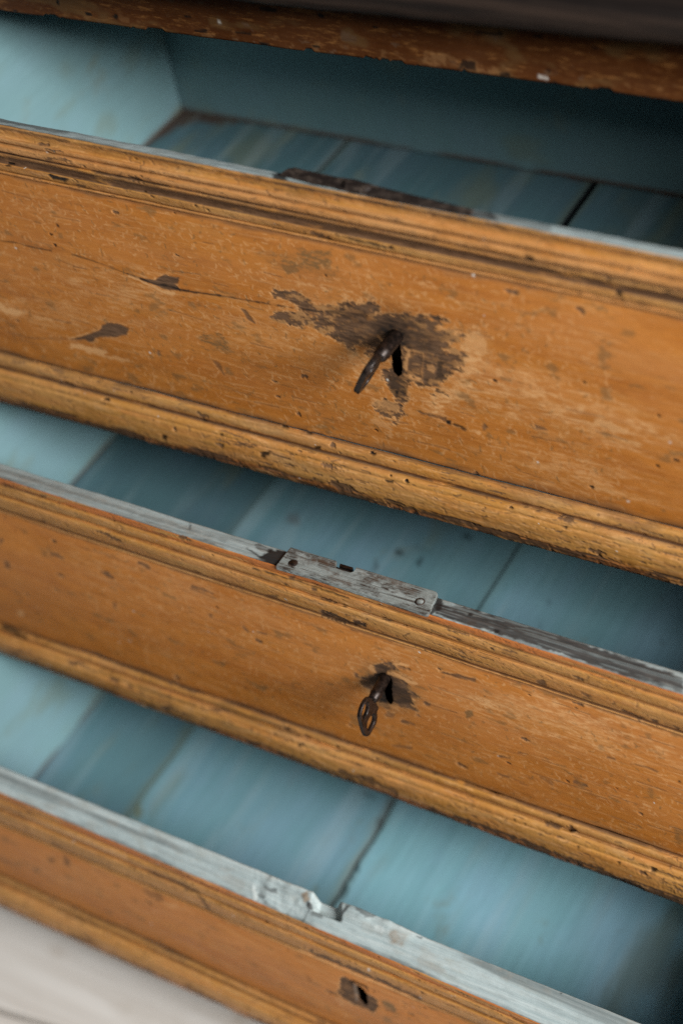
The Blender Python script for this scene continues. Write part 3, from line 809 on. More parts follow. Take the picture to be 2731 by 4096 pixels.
mt3 = [
    ('bare', 'm', cr([(590, 530), (700, 560), (780, 600), (880, 620), (880, 650), (800, 625), (700, 600), (600, 575)], 900, 2100, 1.568), 9, 1, .2),
    ('bare', 'p', cr([(240, 430), (330, 445), (320, 460), (240, 440)], 900, 2100, 1.568), 0, .8, 5),
    ('bare', 'p', cr([(400, 320), (440, 320), (430, 345), (400, 340)], 900, 2100, 1.568), 0, .9, 4),
    ('dark', 'l', cr([(170, 275), (260, 300), (360, 330), (480, 360), (620, 410), (770, 460)], 900, 2100, 1.568), 3, .8, 3),
    ('bare', 'p', cr([(540, 395), (575, 400), (570, 412), (545, 412)], 900, 2100, 1.568), 0, .9, 2),
    ('bare', 'p', K6([(895, 470), (940, 470), (960, 500), (920, 495)]), 0, .8, 5),
    ('bare', 'p', K6([(1420, 645), (1455, 650), (1450, 665), (1425, 662)]), 0, .95, 3),
    ('bare', 'p', K6([(1330, 625), (1390, 640), (1370, 655)]), 0, .95, 4),
    ('bare', 'p', K6([(1520, 675), (1550, 685), (1545, 700)]), 0, .9, 4),
    ('bare', 'p', K6([(1110, 530), (1150, 540), (1140, 550)]), 0, .9, 3),
    ('olive', 'p', K5([(180, 255), (210, 260), (205, 275)]), 0, .9, 3),
]
mb3 = [
    ('dark', 'p', cr([(0, 280), (90, 320), (200, 360), (320, 430), (300, 455), (200, 415), (90, 375), (0, 340)], 0, 2400, 2.94), 0, .75, 7),
    ('dark', 'p', cr([(400, 440), (465, 460), (450, 480), (410, 470)], 0, 2400, 2.94), 0, .6, 4),
    ('bare', 'p', cr([(110, 580), (210, 600), (280, 640), (250, 650), (130, 610)], 0, 2400, 2.94), 0, .5, 9),
    ('bare', 'p', cr([(380, 680), (440, 720), (420, 750), (380, 740)], 0, 2400, 2.94), 0, .6, 8),
    ('dark', 'p', K6([(1425, 1312), (1445, 1318), (1440, 1332), (1425, 1330)]), 2, .9, 4),
    ('dark', 'p', K6([(1270, 1285), (1285, 1288), (1280, 1298)]), 1, .9, 2),
    ('dark', 'p', K6([(1088, 1212), (1104, 1215), (1096, 1226)]), 1, .9, 2),
    ('dark', 'p', K6([(805, 1092), (815, 1094), (812, 1102)]), 1, .8, 2),
    ('dark', 'p', K6([(850, 1110), (862, 1113), (858, 1120)]), 0, .8, 2),
    ('dark', 'p', K6([(440, 885), (475, 895), (455, 900)]), 0, .7, 3),
    ('dark', 'p', K6([(1000, 1075), (1015, 1080), (1010, 1090)]), 1, .7, 3),
    ('bare', 'l', K6([(600, 1105), (760, 1160), (900, 1215), (1050, 1275), (1200, 1320)]), 7, .95, 7),
    ('dark', 'l', [(2420, 3508), (2480, 3525), (2560, 3560)], 9, .6, 7),
    ('bare', 'l', [(2380, 3490), (2480, 3525), (2590, 3570), (2700, 3605)], 12, .9, 8),
    ('bare', 'l', K5([(1350, 1180), (1420, 1160), (1460, 1150)]), 2.5, .5, 2),
    ('pale', 'l', K6([(180, 945), (290, 985), (390, 1025)]), 7, .7, 5),
    ('bare', 'l', K6([(30, 885), (180, 930), (280, 975)]), 9, .8, 6),
]
K7 = lambda p: cr(p, 0, 2900, 1.12)
KD = lambda p: cr(p, 1200, 3700, 3.136)
marks4 = [
    ('bare', 'm', KD([(500, 670), (560, 660), (620, 700), (740, 780), (830, 850), (950, 920), (980, 1000), (920, 1090), (850, 1040), (760, 1040), (640, 1000), (520, 900), (440, 830), (510, 760)]), 9, 1, .3),
    ('olive', 'p', KD([(1000, 950), (1100, 960), (1210, 1060), (1180, 1100), (1080, 1040)]), 0, .9, 8),
    ('bare', 'p', KD([(40, 610), (120, 650), (260, 760), (200, 750), (90, 680)]), 0, .35, 8),
    ('bare', 'p', KD([(1060, 1050), (1160, 1070), (1180, 1110), (1090, 1090)]), 0, .5, 8),
    ('white', 'l', KD([(675, 760), (700, 830), (710, 930)]), 5, .15, 3),
    ('bare', 'p', K7([(210, 590), (245, 600), (240, 620), (215, 612)]), 0, .7, 5),
    ('bare', 'p', K7([(280, 585), (310, 600), (315, 635), (290, 625)]), 0, .7, 5),
    ('olive', 'p', K7([(140, 640), (180, 645), (170, 665)]), 0, .7, 6),
    ('bare', 'p', K7([(640, 735), (720, 745), (740, 785), (700, 790), (670, 770)]), 0, .5, 9),
    ('pale', 'p', K7([(720, 790), (800, 800), (790, 830)]), 0, .4, 10),
    ('olive', 'p', K7([(505, 710), (540, 715), (530, 735)]), 0, .5, 6),
]
mt4 = [
    ('bare', 'l', KD([(150, 370), (300, 410), (500, 500), (700, 580), (900, 670), (1100, 750), (1300, 850), (1480, 930)]), 8, .95, 6),
    ('dark', 'p', KD([(110, 310), (150, 310), (150, 345), (120, 345)]), 1, .9, 2),
    ('pale', 'l', KD([(0, 320), (250, 430), (500, 530), (800, 660), (1000, 740), (1300, 870), (1568, 1010)]), 5, .8, 4),
    ('bare', 'l', K7([(670, 660), (780, 700), (880, 750), (935, 825)]), 6, .75, 5),
    ('pale', 'l', K7([(150, 435), (260, 470), (400, 525), (560, 590)]), 8, .6, 7),
    ('white', 'p', KD([(845, 545), (875, 545), (875, 578), (848, 578)]), 0, .9, 1),
    ('white', 'p', KD([(1490, 905), (1515, 905), (1512, 930)]), 1, .8, 1),
]

# ------------------------------------------------------------------ drawers
WL, WR = -0.727, -0.120                     # inner faces of the drawer sides
G_DR = 'drawers pulled out of the chest in steps'
def keyhole_poly(cu, cv, r, dux, h, w):
    pts = []
    for k in range(0, 15):
        a = math.radians(55 - (k / 14) * 290)     # round head, open downwards
        pts.append((cu + r * math.cos(a), cv - r * math.sin(a)))
    return pts[:], (cu, cv)
HOLE2 = [(1556, 1355), (1553, 1340), (1562, 1330), (1578, 1330), (1592, 1342), (1596, 1360), (1600, 1400), (1606, 1470), (1603, 1500), (1590, 1506), (1570, 1488), (1566, 1420)]
HOLE3 = [(1517, 2722), (1514, 2708), (1524, 2698), (1545, 2696), (1562, 2710), (1568, 2730), (1566, 2760), (1571, 2810), (1558, 2818), (1542, 2795), (1536, 2750)]
HOLE4 = [(1428, 3950), (1436, 3944), (1455, 3958), (1466, 3975), (1471, 4022), (1457, 4016), (1437, 3990)]

def drawer(label, yf, zt, zfl, tops, fields, bots, bottoms, backs, mk, segT, segB, hole, scuffs, flakes, seed, nT, nF, nB, planks, depth, topmarks, bumps=None, wallmarks=(), floormarks=(), tones=(1, 1, 1, 1, 1, 1), topgrey=0, seams=(1, 1, 1, 1, 1, 1)):
    zt += ZUP; zfl += ZUP
    root = empty('drawer', (-.3835, yf, zfl), label, 'drawer', G_DR)
    make_mould('top_moulding', root, yf, tops, fields, segT, nT, mk[0], seed, wear=1, red=(segT is SEG_TOP3))
    make_field('front_panel', root, yf, fields, bots, nF, mk[1], seed + 50, hole, scuffs, flakes, rosy=(.45 if yf < .45 else 0))
    make_mould('bottom_moulding', root, yf, bots, bottoms, segB, nB, mk[2], seed + 90, under=.012, lipwear=.95)
    make_top(root, yf, zt, backs, tops, topmarks, seed + 120, zfl, bumps, grey=topgrey)
    zb = on_y(1365., (bottoms[0] + bottoms[1]) / 2, yf)[2]
    yb = yf + .0128
    # core board behind the painted faces, with the keyhole let into it
    if hole is not None:
        hp = on_y(np.array([p[0] for p in hole]), np.array([p[1] for p in hole]), yf + .0065)
        hx0, hx1 = hp[:, 0].min() - .002, hp[:, 0].max() + .002
        hz0, hz1 = hp[:, 2].min() - .003, hp[:, 2].max() + .003
        yk = yf + .0105
        y2 = yf + .0124
        v = [(hx0, yf + .0060, hz0), (hx1, yf + .0060, hz0), (hx1, yf + .0060, hz1), (hx0, yf + .0060, hz1),
             (hx0, y2 + .0008, hz0), (hx1, y2 + .0008, hz0), (hx1, y2 + .0008, hz1), (hx0, y2 + .0008, hz1)]
        f = [(0, 1, 5, 4), (1, 2, 6, 5), (2, 3, 7, 6), (3, 0, 4, 7), (4, 5, 6, 7)]
        mesh('keyhole', v, f, M_HOLE, root)
        # lock case on the inside of the front
        box('lock_case', hx0 - .03, hx1 + .03, y2 + .002, y2 + .014, hz0 - .012, min(hz1 + .02, zt - .004), M_LOCK, root)
    yb2 = depth
    wall_panel('side_board', root, (WL, yf + .013), (WL, yb2 - .0005), zfl + .0005, zt - .0015, (1, 0), .011, wallmarks, seed + 130)
    wall_panel('side_board', root, (WR, yb2 - .0005), (WR, yf + .013), zfl + .0005, zt - .0015, (-1, 0), .011, (), seed + 131)
    wall_panel('back_board', root, (WL - .011, yb2), (WR + .011, yb2), zfl + .0005, zt - .003, (0, -1), .011, wallmarks, seed + 132, .66 if yf > .54 else .9)  # highest drawer's back board coloured darker for the shade inside the chest
    # the floor of the drawer is made of boards with open joints
    xs = [(WL - .008, WL - .008, 0)] + planks + [(WR + .008, WR + .008, 0)]
    for i in range(len(xs) - 1):
        a, b = xs[i], xs[i + 1]
        ga = a[3] if len(a) > 3 else 0; gb = b[3] if len(b) > 3 else 0
        plank(root, a[0] + ga, a[1] + ga, b[0] - gb, b[1] - gb, yf + .0145, yb2 + .006, zfl, .007, floormarks, seed + 140 + i,
              (a[2], seed + 200 + i), (b[2], seed + 201 + i), 
              .15 if abs(yf - .4926) < .001 else .45, tones[i], (seams[i], seams[i + 1]))
    box('joint_backing', WL - .006, WR + .006, yf + .016, yb2, zfl - .0085, zfl - .0073, M_HOLE, root, 0)  # dark sheet added below the boards to keep their open joints black
    return root

E4 = lambda a, s: (a, a + s * 2731)
# upper open drawer
T2, F2, B2, E2 = (498, 1037), (693, 1273), (1408, 2118), (1609, 2348)
def bump2(u, v, X, s, tt):
    return 0 * X
top2 = [
    ('olive', 'l', [(0, 505), (300, 560), (620, 628)], 6, .0, 3),
    ('dark', 'p', [(1085, 690), (1130, 688), (1150, 720), (1100, 722)], 0, .9, 5),
    ('bare', 'p', [(1880, 835), (1960, 850), (2000, 885), (1880, 870)], 0, .9, 6),
    ('grey', 'p', [(1950, 845), (2200, 900), (2200, 930), (1950, 890)], 0, .8, 10),
    ('grey', 'p', [(0, 470), (300, 530), (260, 535), (100, 505), (0, 488)], 0, .8, 6),
]
planks2 = [(-.5900, -.5915, .0006, .0006), (-.4085, -.4110, .0010, .0019), (-.2500, -.2500, .0003, .0002)]
corner = [('bare', 'p', cr([(515, 120), (620, 150), (760, 190), (900, 240), (830, 225), (600, 215), (480, 250), (420, 290), (300, 360), (280, 350), (420, 220)], 400, 350, 1.568), 3, .9, 5),
          ('dark', 'p', [(2268, 890), (2270, 880), (2275, 890)], 1, .6, 2)]
dr2 = drawer('highest open drawer, scratched orange front with large stain round its edge-on key', .5508, -.4396, -.6213,
             T2, F2, B2, E2, (471, 999), (mt2, marks2, mb2), SEG_TOP2, SEG_BOT2, HOLE2,
             [(2150, 1600, 420, 130, .85, 'pale'), (2450, 1700, 350, 110, .85, 'pale'), (2300, 1900, 420, 90, .6, 'pale'), (500, 1150, 330, 120, .6, 'pale'), (1720, 1480, 230, 190, .75, 'pale'), (200, 1250, 260, 80, .5, 'pale'), (1050, 1330, 330, 140, .4, 'pale'), (1200, 1050, 200, 50, .4, 'olive')],
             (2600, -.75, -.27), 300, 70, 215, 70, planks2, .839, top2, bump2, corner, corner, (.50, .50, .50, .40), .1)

# middle drawer
T3, F3, B3, E3 = (1911, 2780), (2047, 2944), (2492, 3428), (2612, 3622)
top3 = [
    ('bare', 'p', [(1750, 2405), (1860, 2425), (2000, 2465), (2300, 2560), (2600, 2665), (2731, 2712), (2731, 2775), (2500, 2700), (2200, 2600), (1950, 2520), (1800, 2480), (1740, 2455)], 0, .92, 9),
    ('dark', 'p', [(1735, 2385), (1770, 2392), (1765, 2440), (1720, 2460), (1705, 2450)], 0, .9, 4),
    ('dark', 'p', [(1085, 2196), (1150, 2205), (1105, 2272), (1070, 2255), (1040, 2230)], 0, .96, 9),
    ('dark', 'l', [(990, 2195), (1020, 2215), (1060, 2245)], 5, .8, 5),
    ('dark', 'l', [(1080, 2270), (1250, 2322), (1450, 2386), (1700, 2466), (1760, 2480)], 11, .97, 4),  # shadow gap under the plate's front edge, painted as a dark line
    ('dark', 'p', [(1335, 2232), (1430, 2258), (1425, 2300), (1335, 2285)], 4, 1, 1),  # darkness of the notch cavity painted on the top surface
    ('bare', 'l', [(1030, 2185), (1080, 2200)], 9, .7, 7),
    ('dark', 'p', [(1870, 2452), (1890, 2452), (1890, 2465), (1872, 2465)], 0, .9, 3),
    ('olive', 'p', [(1868, 2486), (1900, 2486), (1905, 2500), (1870, 2500)], 0, .9, 3),
    ('dark', 'p', [(1975, 2520), (2000, 2522), (1995, 2535), (1978, 2532)], 0, .9, 3),
    ('grey', 'l', [(0, 1880), (300, 1970), (600, 2070), (900, 2160)], 9, .7, 6),
    ('grey', 'p', [(1770, 2400), (2300, 2560), (2731, 2700), (2731, 2720), (2200, 2560), (1790, 2440)], 0, .6, 8),
]
def bump3(u, v, X, s, tt):
    # the raised inner arris left of the lock
    d = (v - (1868 + .3115 * u))
    return np.where(u < 760, -.0007 * np.exp(-(d / 12) ** 2), 0)
planks3 = [(-.5920, -.5925, .0008, .00012), (-.4061, -.4061, .0012, .00022)]
fl3 = [('dark', 'l', [(2140, 2545), (2180, 2450), (2224, 2318)], 1.5, .30, 2), ('dark', 'p', [(1582, 2198), (1610, 2196), (1614, 2220), (1586, 2222)], 0, .8, 7), ('dark', 'p', [(1672, 2232), (1698, 2230), (1698, 2250), (1674, 2252)], 0, .8, 7),
       ('dark', 'p', [(1850, 2135), (1880, 2133), (1878, 2158), (1852, 2158)], 0, .8, 7), ('dark', 'p', [(1490, 2245), (1510, 2245), (1510, 2280), (1495, 2285)], 0, .5, 7),
       ('dark', 'p', [(2640, 2565), (2652, 2562), (2650, 2582), (2638, 2582)], 0, .8, 3), ('bare', 'p', [(1160, 2050), (1210, 2060), (1190, 2100), (1150, 2090)], 0, .4, 10),
       ('dark', 'l', [(1640, 2190), (1735, 2200)], 4, .35, 6)]
dr3 = drawer('middle open drawer with grey painted lock plate on top and two-holed iron key', .4926, -.6431, -.7966,
             T3, F3, B3, E3, (1850, 2689), (mt3, marks3, mb3), SEG_TOP3, SEG_BOT3, HOLE3,
             [(1990, 2830, 260, 60, .7, 'pale'), (2350, 2900, 420, 140, .75, 'pale'), (700, 2330, 500, 110, .35, 'pale'), (1700, 2620, 260, 60, .5, 'pale')],
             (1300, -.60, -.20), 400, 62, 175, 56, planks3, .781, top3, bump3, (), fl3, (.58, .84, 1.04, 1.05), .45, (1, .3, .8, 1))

# lowest drawer
T4, F4, B4, E4_ = (3170, 4340), (3303, 4452), (3494, 4722), (3624, 4857)
top4 = [
    ('dark', 'p', cr([(270, 160), (350, 180), (370, 220), (320, 220), (270, 200)], 900, 3450, 1.742), 0, .6, 12),
    ('dark', 'p', cr([(230, 220), (290, 235), (280, 270), (240, 250)], 900, 3450, 1.742), 0, .5, 10),
    ('dark', 'p', cr([(570, 270), (605, 285), (600, 330), (575, 310)], 900, 3450, 1.742), 0, .9, 4),
    ('olive', 'p', cr([(530, 215), (570, 205), (590, 260), (550, 280)], 900, 3450, 1.742), 0, .9, 4),
    ('grey', 'p', cr([(600, 325), (690, 350), (680, 390), (600, 370)], 900, 3450, 1.742), 0, .9, 5),
    ('dark', 'l', cr([(585, 330), (550, 390), (520, 410)], 900, 3450, 1.742), 2.5, .8, 2),
    ('dark', 'p', cr([(790, 385), (850, 305), (880, 320), (810, 390)], 900, 3450, 1.742), 0, .8, 3),
    ('dark', 'p', cr([(900, 310), (1000, 345), (1050, 385), (990, 395), (920, 350)], 900, 3450, 1.742), 0, .6, 8),
    ('olive', 'h', cr([(1150, 510), (1180, 490), (1260, 520), (1230, 570), (1160, 550)], 900, 3450, 1.742), 8, .75, 0),
    ('dark', 'p', cr([(1330, 515), (1375, 518), (1370, 530)], 900, 3450, 1.742), 0, .9, 2),
    ('pale', 'p', cr([(1030, 440), (1090, 450), (1110, 490), (1050, 480)], 900, 3450, 1.742), 0, .8, 6),
    ('pale', 'l', cr([(200, 180), (215, 240)], 900, 3450, 1.742), 12, .8, 4),
    ('dark', 'l', [(1640, 3870), (1730, 3905), (1790, 3935), (1880, 3970)], 2.5, .7, 3),
    ('dark', 'p', [(2238, 3970), (2246, 3970), (2245, 3980)], 0, .9, 1),
]
def bump4(u, v, X, s, tt):
    h = np.zeros_like(X)
    notch = sstep(1236, 1262, u + (tt - .5) * -30) * (1 - sstep(1338, 1372, u + (tt - .5) * 10)) * sstep(.42, .55, tt)
    h -= .0085 * notch
    lump = sstep(1350, 1375, u) * (1 - sstep(1560, 1720, u)) * sstep(.45, .75, tt)
    h += (.0010 + .0022 * fbm(X, s, .010, .006, 77, 3)) * lump
    ledge = sstep(1100, 1130, u) * (1 - sstep(1190, 1260, u)) * (1 - sstep(.3, .6, tt))
    h -= .0012 * ledge
    broken = sstep(1000, 1020, u) * (1 - sstep(1225, 1260, u))
    h += (fbm(X, s, .006, .005, 79, 3) - .5) * .0022 * broken
    return h
planks4 = [(-.6427, -.6427, .0016, .0002), (-.4690, -.4725, .0055, .0008)]
fl4 = [('dark', 'l', [(1570, 3180), (1510, 3310), (1482, 3372), (1440, 3435), (1422, 3500), (1382, 3570), (1335, 3660)], 4, .9, 3), ('dark', 'l', [(1445, 3175), (1500, 3180), (1565, 3195)], 6, .5, 6),
       ('olive', 'p', [(1160, 3760), (1180, 3620), (1260, 3560), (1250, 3700)], 0, .5, 20), ('olive', 'p', [(530, 3270), (560, 3200), (570, 3240), (545, 3300)], 0, .9, 10),
       ('olive', 'p', [(2160, 3765), (2172, 3765), (2170, 3778)], 2, .8, 4)]
dr4 = drawer('lowest open drawer, pale blue top edge broken where its lock is missing', .4043, -.827, -.9796,
             T4, F4, B4, E4_, (3062, 4160), (mt4, marks4, []), SEG_TOP3, SEG_BOT3, HOLE4,
             [(300, 3500, 300, 80, .25, 'pale')],
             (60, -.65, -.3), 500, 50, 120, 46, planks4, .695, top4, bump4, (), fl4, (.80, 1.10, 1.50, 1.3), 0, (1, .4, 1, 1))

# ------------------------------------------------------------------ lock plates
def on_plate(pts, z):
    return [tuple(on_z(float(p[0]), float(p[1]), z)[:2]) for p in pts]
zp = -.6431 + ZUP
outl = [(1162, 2188), (1346, 2243), (1340, 2270), (1400, 2289), (1412, 2286), (1426, 2268), (1560, 2310), (1742, 2365), (1749, 2372), (1748, 2380), (1713, 2452), (1706, 2457), (1696, 2455), (1560, 2410), (1420, 2365), (1250, 2308), (1104, 2267), (1104, 2262)]
pl = prism('lock_plate', on_plate(outl, zp + .0018), zp - .0006, zp + .0018, M_PLATE, dr3, .0004)
pl['label'] = 'grey brush-painted iron lock plate'
ctr = on_z(1384., 2268., zp)
bt = box('lock_bolt', ctr[0] - .0042, ctr[0] + .0042, ctr[1] - .0020, ctr[1] + .0024, zp - .002, zp + .0009, M_LOCK, pl, .0004) if False else None
me_b = prism('lock_bolt', on_plate([(1360, 2254), (1412, 2270), (1406, 2280), (1356, 2266)], zp + .0004), zp - .002, zp + .0006, M_IRON, dr3, .0003)
for (uu, vv, tip) in ((1172, 2253, 0), (1679, 2407, 1)):
    c0 = on_z(float(uu), float(vv), zp + .0018)
    lathe('screw', c0 - np.array([0, 0, .0009]), (0, 0, 1), [(0, .0021), (.0008, .0021), (.0012, .0017), (.0013, .0002)], (M_PLATE if tip else M_IRON), dr3, 18).parent = pl
    lathe('screw_seat', c0 - np.array([0, 0, .0012]), (0, 0, 1), [(0, .0027), (.00130, .0027), (.00135, .0020)], M_LOCK, dr3, 18).parent = pl
zp2 = -.4396 + ZUP
outl2 = [(1150, 672), (1180, 668), (1210, 676), (1345, 706), (1420, 716), (1440, 722), (1500, 740), (1640, 775), (1893, 836), (1880, 860), (1700, 828), (1500, 792), (1330, 755), (1200, 728), (1120, 716), (1110, 700)]
pl2 = prism('lock_plate', on_plate(outl2, zp2 + .0022), zp2 - .0010, zp2 + .0022, M_LOCK, dr2, .0006)
pl2['label'] = 'blackened lock plate'
prism('lock_bolt', on_plate([(1375, 712), (1420, 708), (1455, 722), (1460, 745), (1440, 752), (1370, 738)], zp2 + .0045), zp2 - .001, zp2 + .0034, M_LOCK, dr2, .0009)
lathe('screw', on_z(1462., 755., zp2 + .0020), (0, 0, 1), [(0, .0030), (.0012, .0030), (.0018, .0015)], M_LOCK, dr2, 16).parent = pl2

# ------------------------------------------------------------------ keys
def arr(pts): return np.array(pts, float)
FACE = arr(KK([(655, 735), (600, 738), (548, 805), (508, 900), (487, 1000), (497, 1070), (530, 1200), (560, 1270), (585, 1282), (620, 1262), (665, 1185), (712, 1100), (732, 1000), (727, 930), (748, 870), (705, 790)]))
HL = arr(KK([(590, 800), (606, 860), (590, 940), (562, 1000), (535, 1030), (520, 960), (535, 880), (565, 820)]))
HR = arr(KK([(645, 992), (682, 960), (690, 1040), (670, 1110), (622, 1190), (594, 1180), (588, 1100), (612, 1030)]))
key3_p = on_y(1543., 2712., .4926 + .006)
def to_ab(px):
    q = on_x(px[:, 0], px[:, 1], key3_p[0] + .001)
    return np.stack([-(q[:, 1] - key3_p[1]), q[:, 2] - key3_p[2]], -1)    # out of the drawer, up
BOW = [to_ab(FACE), to_ab(HL), to_ab(HR)]
def make_key(p0, adir, wdir, label, dshank, fat=.0006, rs=.0032):
    root = empty('lock_key', tuple(p0), label, 'key', 'iron keys left in the drawer locks')
    cu = bpy.data.curves.new('bow', 'CURVE'); cu.dimensions = '2D'; cu.fill_mode = 'BOTH'
    cu.extrude = fat; cu.bevel_depth = .00060; cu.offset = -.00072; cu.bevel_resolution = 2; cu.resolution_u = 6
    for loop in BOW:
        sp = cu.splines.new('BEZIER'); sp.bezier_points.add(len(loop) - 1)
        n = len(loop)
        for i, b in enumerate(sp.bezier_points):
            b.co = (loop[i][0], loop[i][1], 0)
            tng = (loop[(i + 1) % n] - loop[i - 1]) / 6
            b.handle_left = (loop[i][0] - tng[0], loop[i][1] - tng[1], 0); b.handle_right = (loop[i][0] + tng[0], loop[i][1] + tng[1], 0)
        sp.use_cyclic_u = True
    tmp = bpy.data.objects.new('tmp', cu)
    me = bpy.data.meshes.new_from_object(tmp)
    bpy.data.objects.remove(tmp)
    a = Vector(adir).normalized(); w = Vector(wdir).normalized(); n = a.cross(w)
    for v in me.vertices:
        q = a * v.co.x + w * v.co.y + n * v.co.z
        v.co = q
    for p in me.polygons: p.use_smooth = True
    me.name = 'bow'
    o = bpy.data.objects.new('bow', me); col.objects.link(o); o.parent = root; me.materials.append(M_IRON)
    # shank from inside the lock to the bow
    j = BOW[0][0] * .45 + BOW[0][-1] * .55
    j = j + (BOW[0].mean(0) - j) * .12
    end = Vector(p0) + a * j[0] + w * j[1]
    st = Vector(p0) + a * -.010 + w * dshank
    d = end - st; L = d.length
    lathe('shank', tuple(st), d, [(0, rs), (L * .78, rs), (L * .82, rs * 1.09), (L * .86, rs * .97), (L * .93, rs * .94), (L * .98, rs * .7), (L * 1.0, rs * .35)], M_IRON, root, 28)
    return root
make_key(key3_p, (0, -1, 0), (0, 0, 1), 'dark iron key with two-holed bow seen side-on, in the middle drawer', 0.0035)
key2_p = on_y(1581., 1350., .5508 + .006)
rd = Vector(key2_p - CAM); rd.y = 0; rd.normalize()
wd = -rd
ang = math.radians(8)
wd = Vector((wd.x * math.cos(ang) - wd.z * math.sin(ang), 0, wd.x * math.sin(ang) + wd.z * math.cos(ang)))
make_key(key2_p, (-.02, -1, .02), wd, 'dark iron key seen edge-on like a blade, in the highest open drawer', 0.0035, .0010, .0039)

# ------------------------------------------------------------------ the chest itself
yc = .645
YS = yc - .037                              # front of the overhanging top
chest = empty('chest_of_drawers', (-.3835, yc, 0), 'old chest of drawers, dark worn wood top above a chipped orange rail', 'chest of drawers')
# rail face
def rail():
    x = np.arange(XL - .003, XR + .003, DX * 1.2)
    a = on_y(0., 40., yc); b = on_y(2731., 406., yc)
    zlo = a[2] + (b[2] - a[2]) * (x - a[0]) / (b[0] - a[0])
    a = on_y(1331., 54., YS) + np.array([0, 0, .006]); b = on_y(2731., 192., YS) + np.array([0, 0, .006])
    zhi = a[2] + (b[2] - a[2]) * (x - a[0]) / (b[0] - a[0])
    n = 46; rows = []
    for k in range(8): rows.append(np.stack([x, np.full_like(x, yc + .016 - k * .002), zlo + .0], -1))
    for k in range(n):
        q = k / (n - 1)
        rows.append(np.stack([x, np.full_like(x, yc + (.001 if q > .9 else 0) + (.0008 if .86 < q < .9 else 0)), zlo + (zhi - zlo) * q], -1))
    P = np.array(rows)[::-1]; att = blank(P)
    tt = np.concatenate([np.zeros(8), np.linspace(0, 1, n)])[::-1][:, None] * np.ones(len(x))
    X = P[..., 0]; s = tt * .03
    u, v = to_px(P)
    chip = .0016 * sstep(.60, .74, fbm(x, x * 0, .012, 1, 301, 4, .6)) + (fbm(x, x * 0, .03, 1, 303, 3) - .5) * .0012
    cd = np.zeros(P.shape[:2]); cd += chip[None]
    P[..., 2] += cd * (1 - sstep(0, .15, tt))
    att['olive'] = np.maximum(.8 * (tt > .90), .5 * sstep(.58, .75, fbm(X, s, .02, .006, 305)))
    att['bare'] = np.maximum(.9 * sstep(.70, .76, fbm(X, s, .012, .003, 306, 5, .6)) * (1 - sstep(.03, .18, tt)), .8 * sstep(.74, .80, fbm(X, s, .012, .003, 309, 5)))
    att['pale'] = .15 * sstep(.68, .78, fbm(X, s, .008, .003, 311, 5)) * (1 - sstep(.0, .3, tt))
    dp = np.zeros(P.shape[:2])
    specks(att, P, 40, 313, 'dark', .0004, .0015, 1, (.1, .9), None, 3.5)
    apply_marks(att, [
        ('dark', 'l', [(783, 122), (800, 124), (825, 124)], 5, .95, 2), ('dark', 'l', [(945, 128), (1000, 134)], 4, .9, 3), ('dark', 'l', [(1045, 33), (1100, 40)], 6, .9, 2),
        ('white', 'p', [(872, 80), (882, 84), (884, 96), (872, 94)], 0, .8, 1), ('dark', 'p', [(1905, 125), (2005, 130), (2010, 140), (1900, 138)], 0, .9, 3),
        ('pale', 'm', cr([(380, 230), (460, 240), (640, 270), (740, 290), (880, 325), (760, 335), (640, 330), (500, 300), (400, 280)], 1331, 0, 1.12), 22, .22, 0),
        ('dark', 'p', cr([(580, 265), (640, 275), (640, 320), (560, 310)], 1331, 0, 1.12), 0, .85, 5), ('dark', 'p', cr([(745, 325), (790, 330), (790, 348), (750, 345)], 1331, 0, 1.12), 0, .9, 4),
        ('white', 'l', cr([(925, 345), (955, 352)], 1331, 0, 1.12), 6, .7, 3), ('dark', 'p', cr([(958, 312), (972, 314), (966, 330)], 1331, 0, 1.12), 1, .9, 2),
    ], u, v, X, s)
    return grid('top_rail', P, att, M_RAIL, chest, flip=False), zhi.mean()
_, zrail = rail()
ztop = zrail
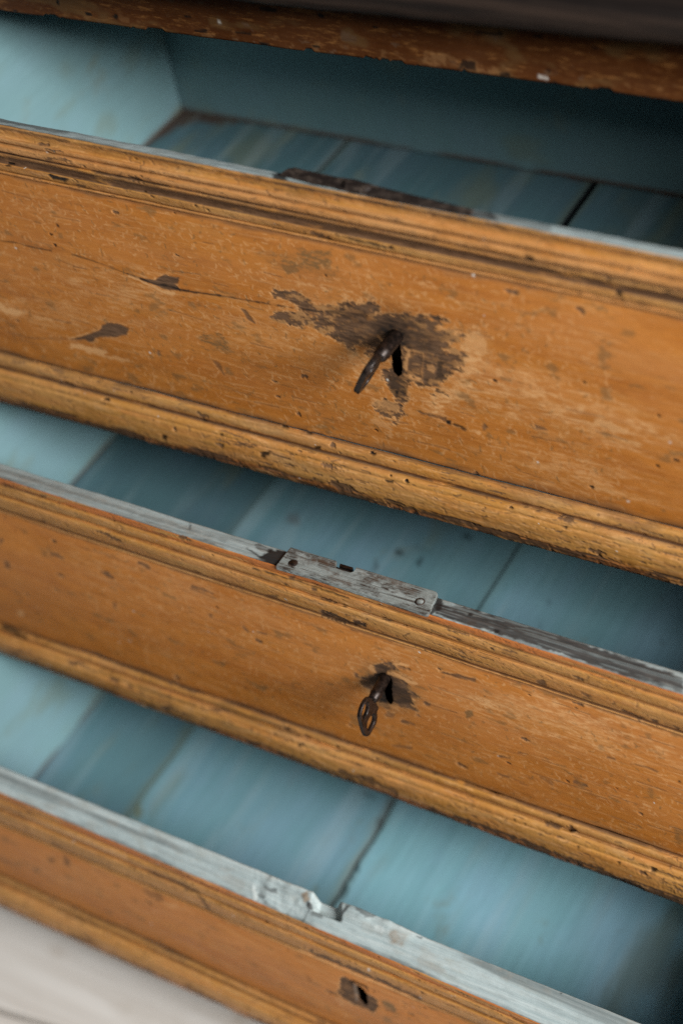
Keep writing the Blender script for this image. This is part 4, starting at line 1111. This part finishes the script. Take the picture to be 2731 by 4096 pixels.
# top: two weathered boards, each a board of its own
def top_board(y0, y1, seed):
    x = np.arange(XL - .07, XR + .07, .003); y = np.linspace(y0, y1, max(20, int((y1 - y0) / .003)))
    X, Y = np.meshgrid(x, y)
    Z = ztop + .0100 + (fbm(X, Y, .05, .004, seed, 5, .6) - .5) * .0022
    # a left-right slope that keeps the board on the rail
    a = on_y(1331., 54., YS); b = on_y(2731., 192., YS)
    Z = Z + (b[2] - a[2]) / (b[0] - a[0]) * (X - (XL + XR) / 2)
    rows = np.stack([X, Y, Z], -1)
    lip = []
    for dy_, dz_ in ((.03, -.0162), (.0012, -.0160), (.0, -.0145), (-.0022, -.0085), (-.0012, -.0020)):
        q = rows[:1].copy(); q[..., 2] += dz_; q[..., 1] += dy_; lip.append(q)
    lip = np.concatenate(lip, 0)
    bk = rows[-1:].copy(); bk[..., 2] -= .012
    P = np.concatenate([lip, rows, bk], 0)
    return grid('top_board', P, blank(P), M_DARKWOOD, chest, flip=True)
top_board(YS + .0015, yc + .112, 401)
top_board(yc + .1135, yc + .30, 407)
zbt = ztop - .0305
box('rail_backing', XL - .003, XR + .003, yc + .0165, yc + .030, zbt + .006, ztop - .006, M_RAW, chest)
box('side_panel', XL - .020, XL - .003, yc + .001, yc + .30, .03, ztop - .004, M_MOULD, chest)
box('side_panel', XR + .003, XR + .020, yc + .001, yc + .30, .03, ztop - .004, M_MOULD, chest)
box('back_panel', XL - .003, XR + .003, yc + .285, yc + .298, .03, ztop - .006, M_RAW, chest)
box('plinth', XL - .024, XR + .024, yc - .004, yc + .296, .0, .028, M_MOULD, chest, .003)
for zz in (-.6413, -.8252, -.9985):
    pass

# ------------------------------------------------------------------ floor of the room
fl = bpy.data.objects.new('floor', bpy.data.meshes.new('floor')); col.objects.link(fl)
bm = bmesh.new()
for p in ((-3, -3), (3, -3), (3, 3), (-3, 3)): bm.verts.new((p[0], p[1], -.012))
bm.faces.new(bm.verts); bm.to_mesh(fl.data); bm.free()
fl.data.materials.append(M_GAP)
fl['kind'] = 'structure'; fl['label'] = 'whitewashed floorboards under the chest'
# boards run at a slight angle to the chest; the joint seen in the picture fixes their direction
g0 = on_z(0., 4040., 0.)[:2]; g1 = on_z(190., 4096., 0.)[:2]
dr = (g1 - g0) / np.hypot(*(g1 - g0)); nr = np.array([-dr[1], dr[0]])
W = .145
for k in range(-9, 10):
    a0 = g0 + nr * (k * W + .0022); a1 = g0 + nr * ((k + 1) * W - .0022)
    pts = [a0 - dr * 2.2, a0 + dr * 2.4, a1 + dr * 2.4, a1 - dr * 2.2]
    b = prism('floorboard', [tuple(p) for p in pts], -.02, 0.0, M_FLOOR, fl, .0012)
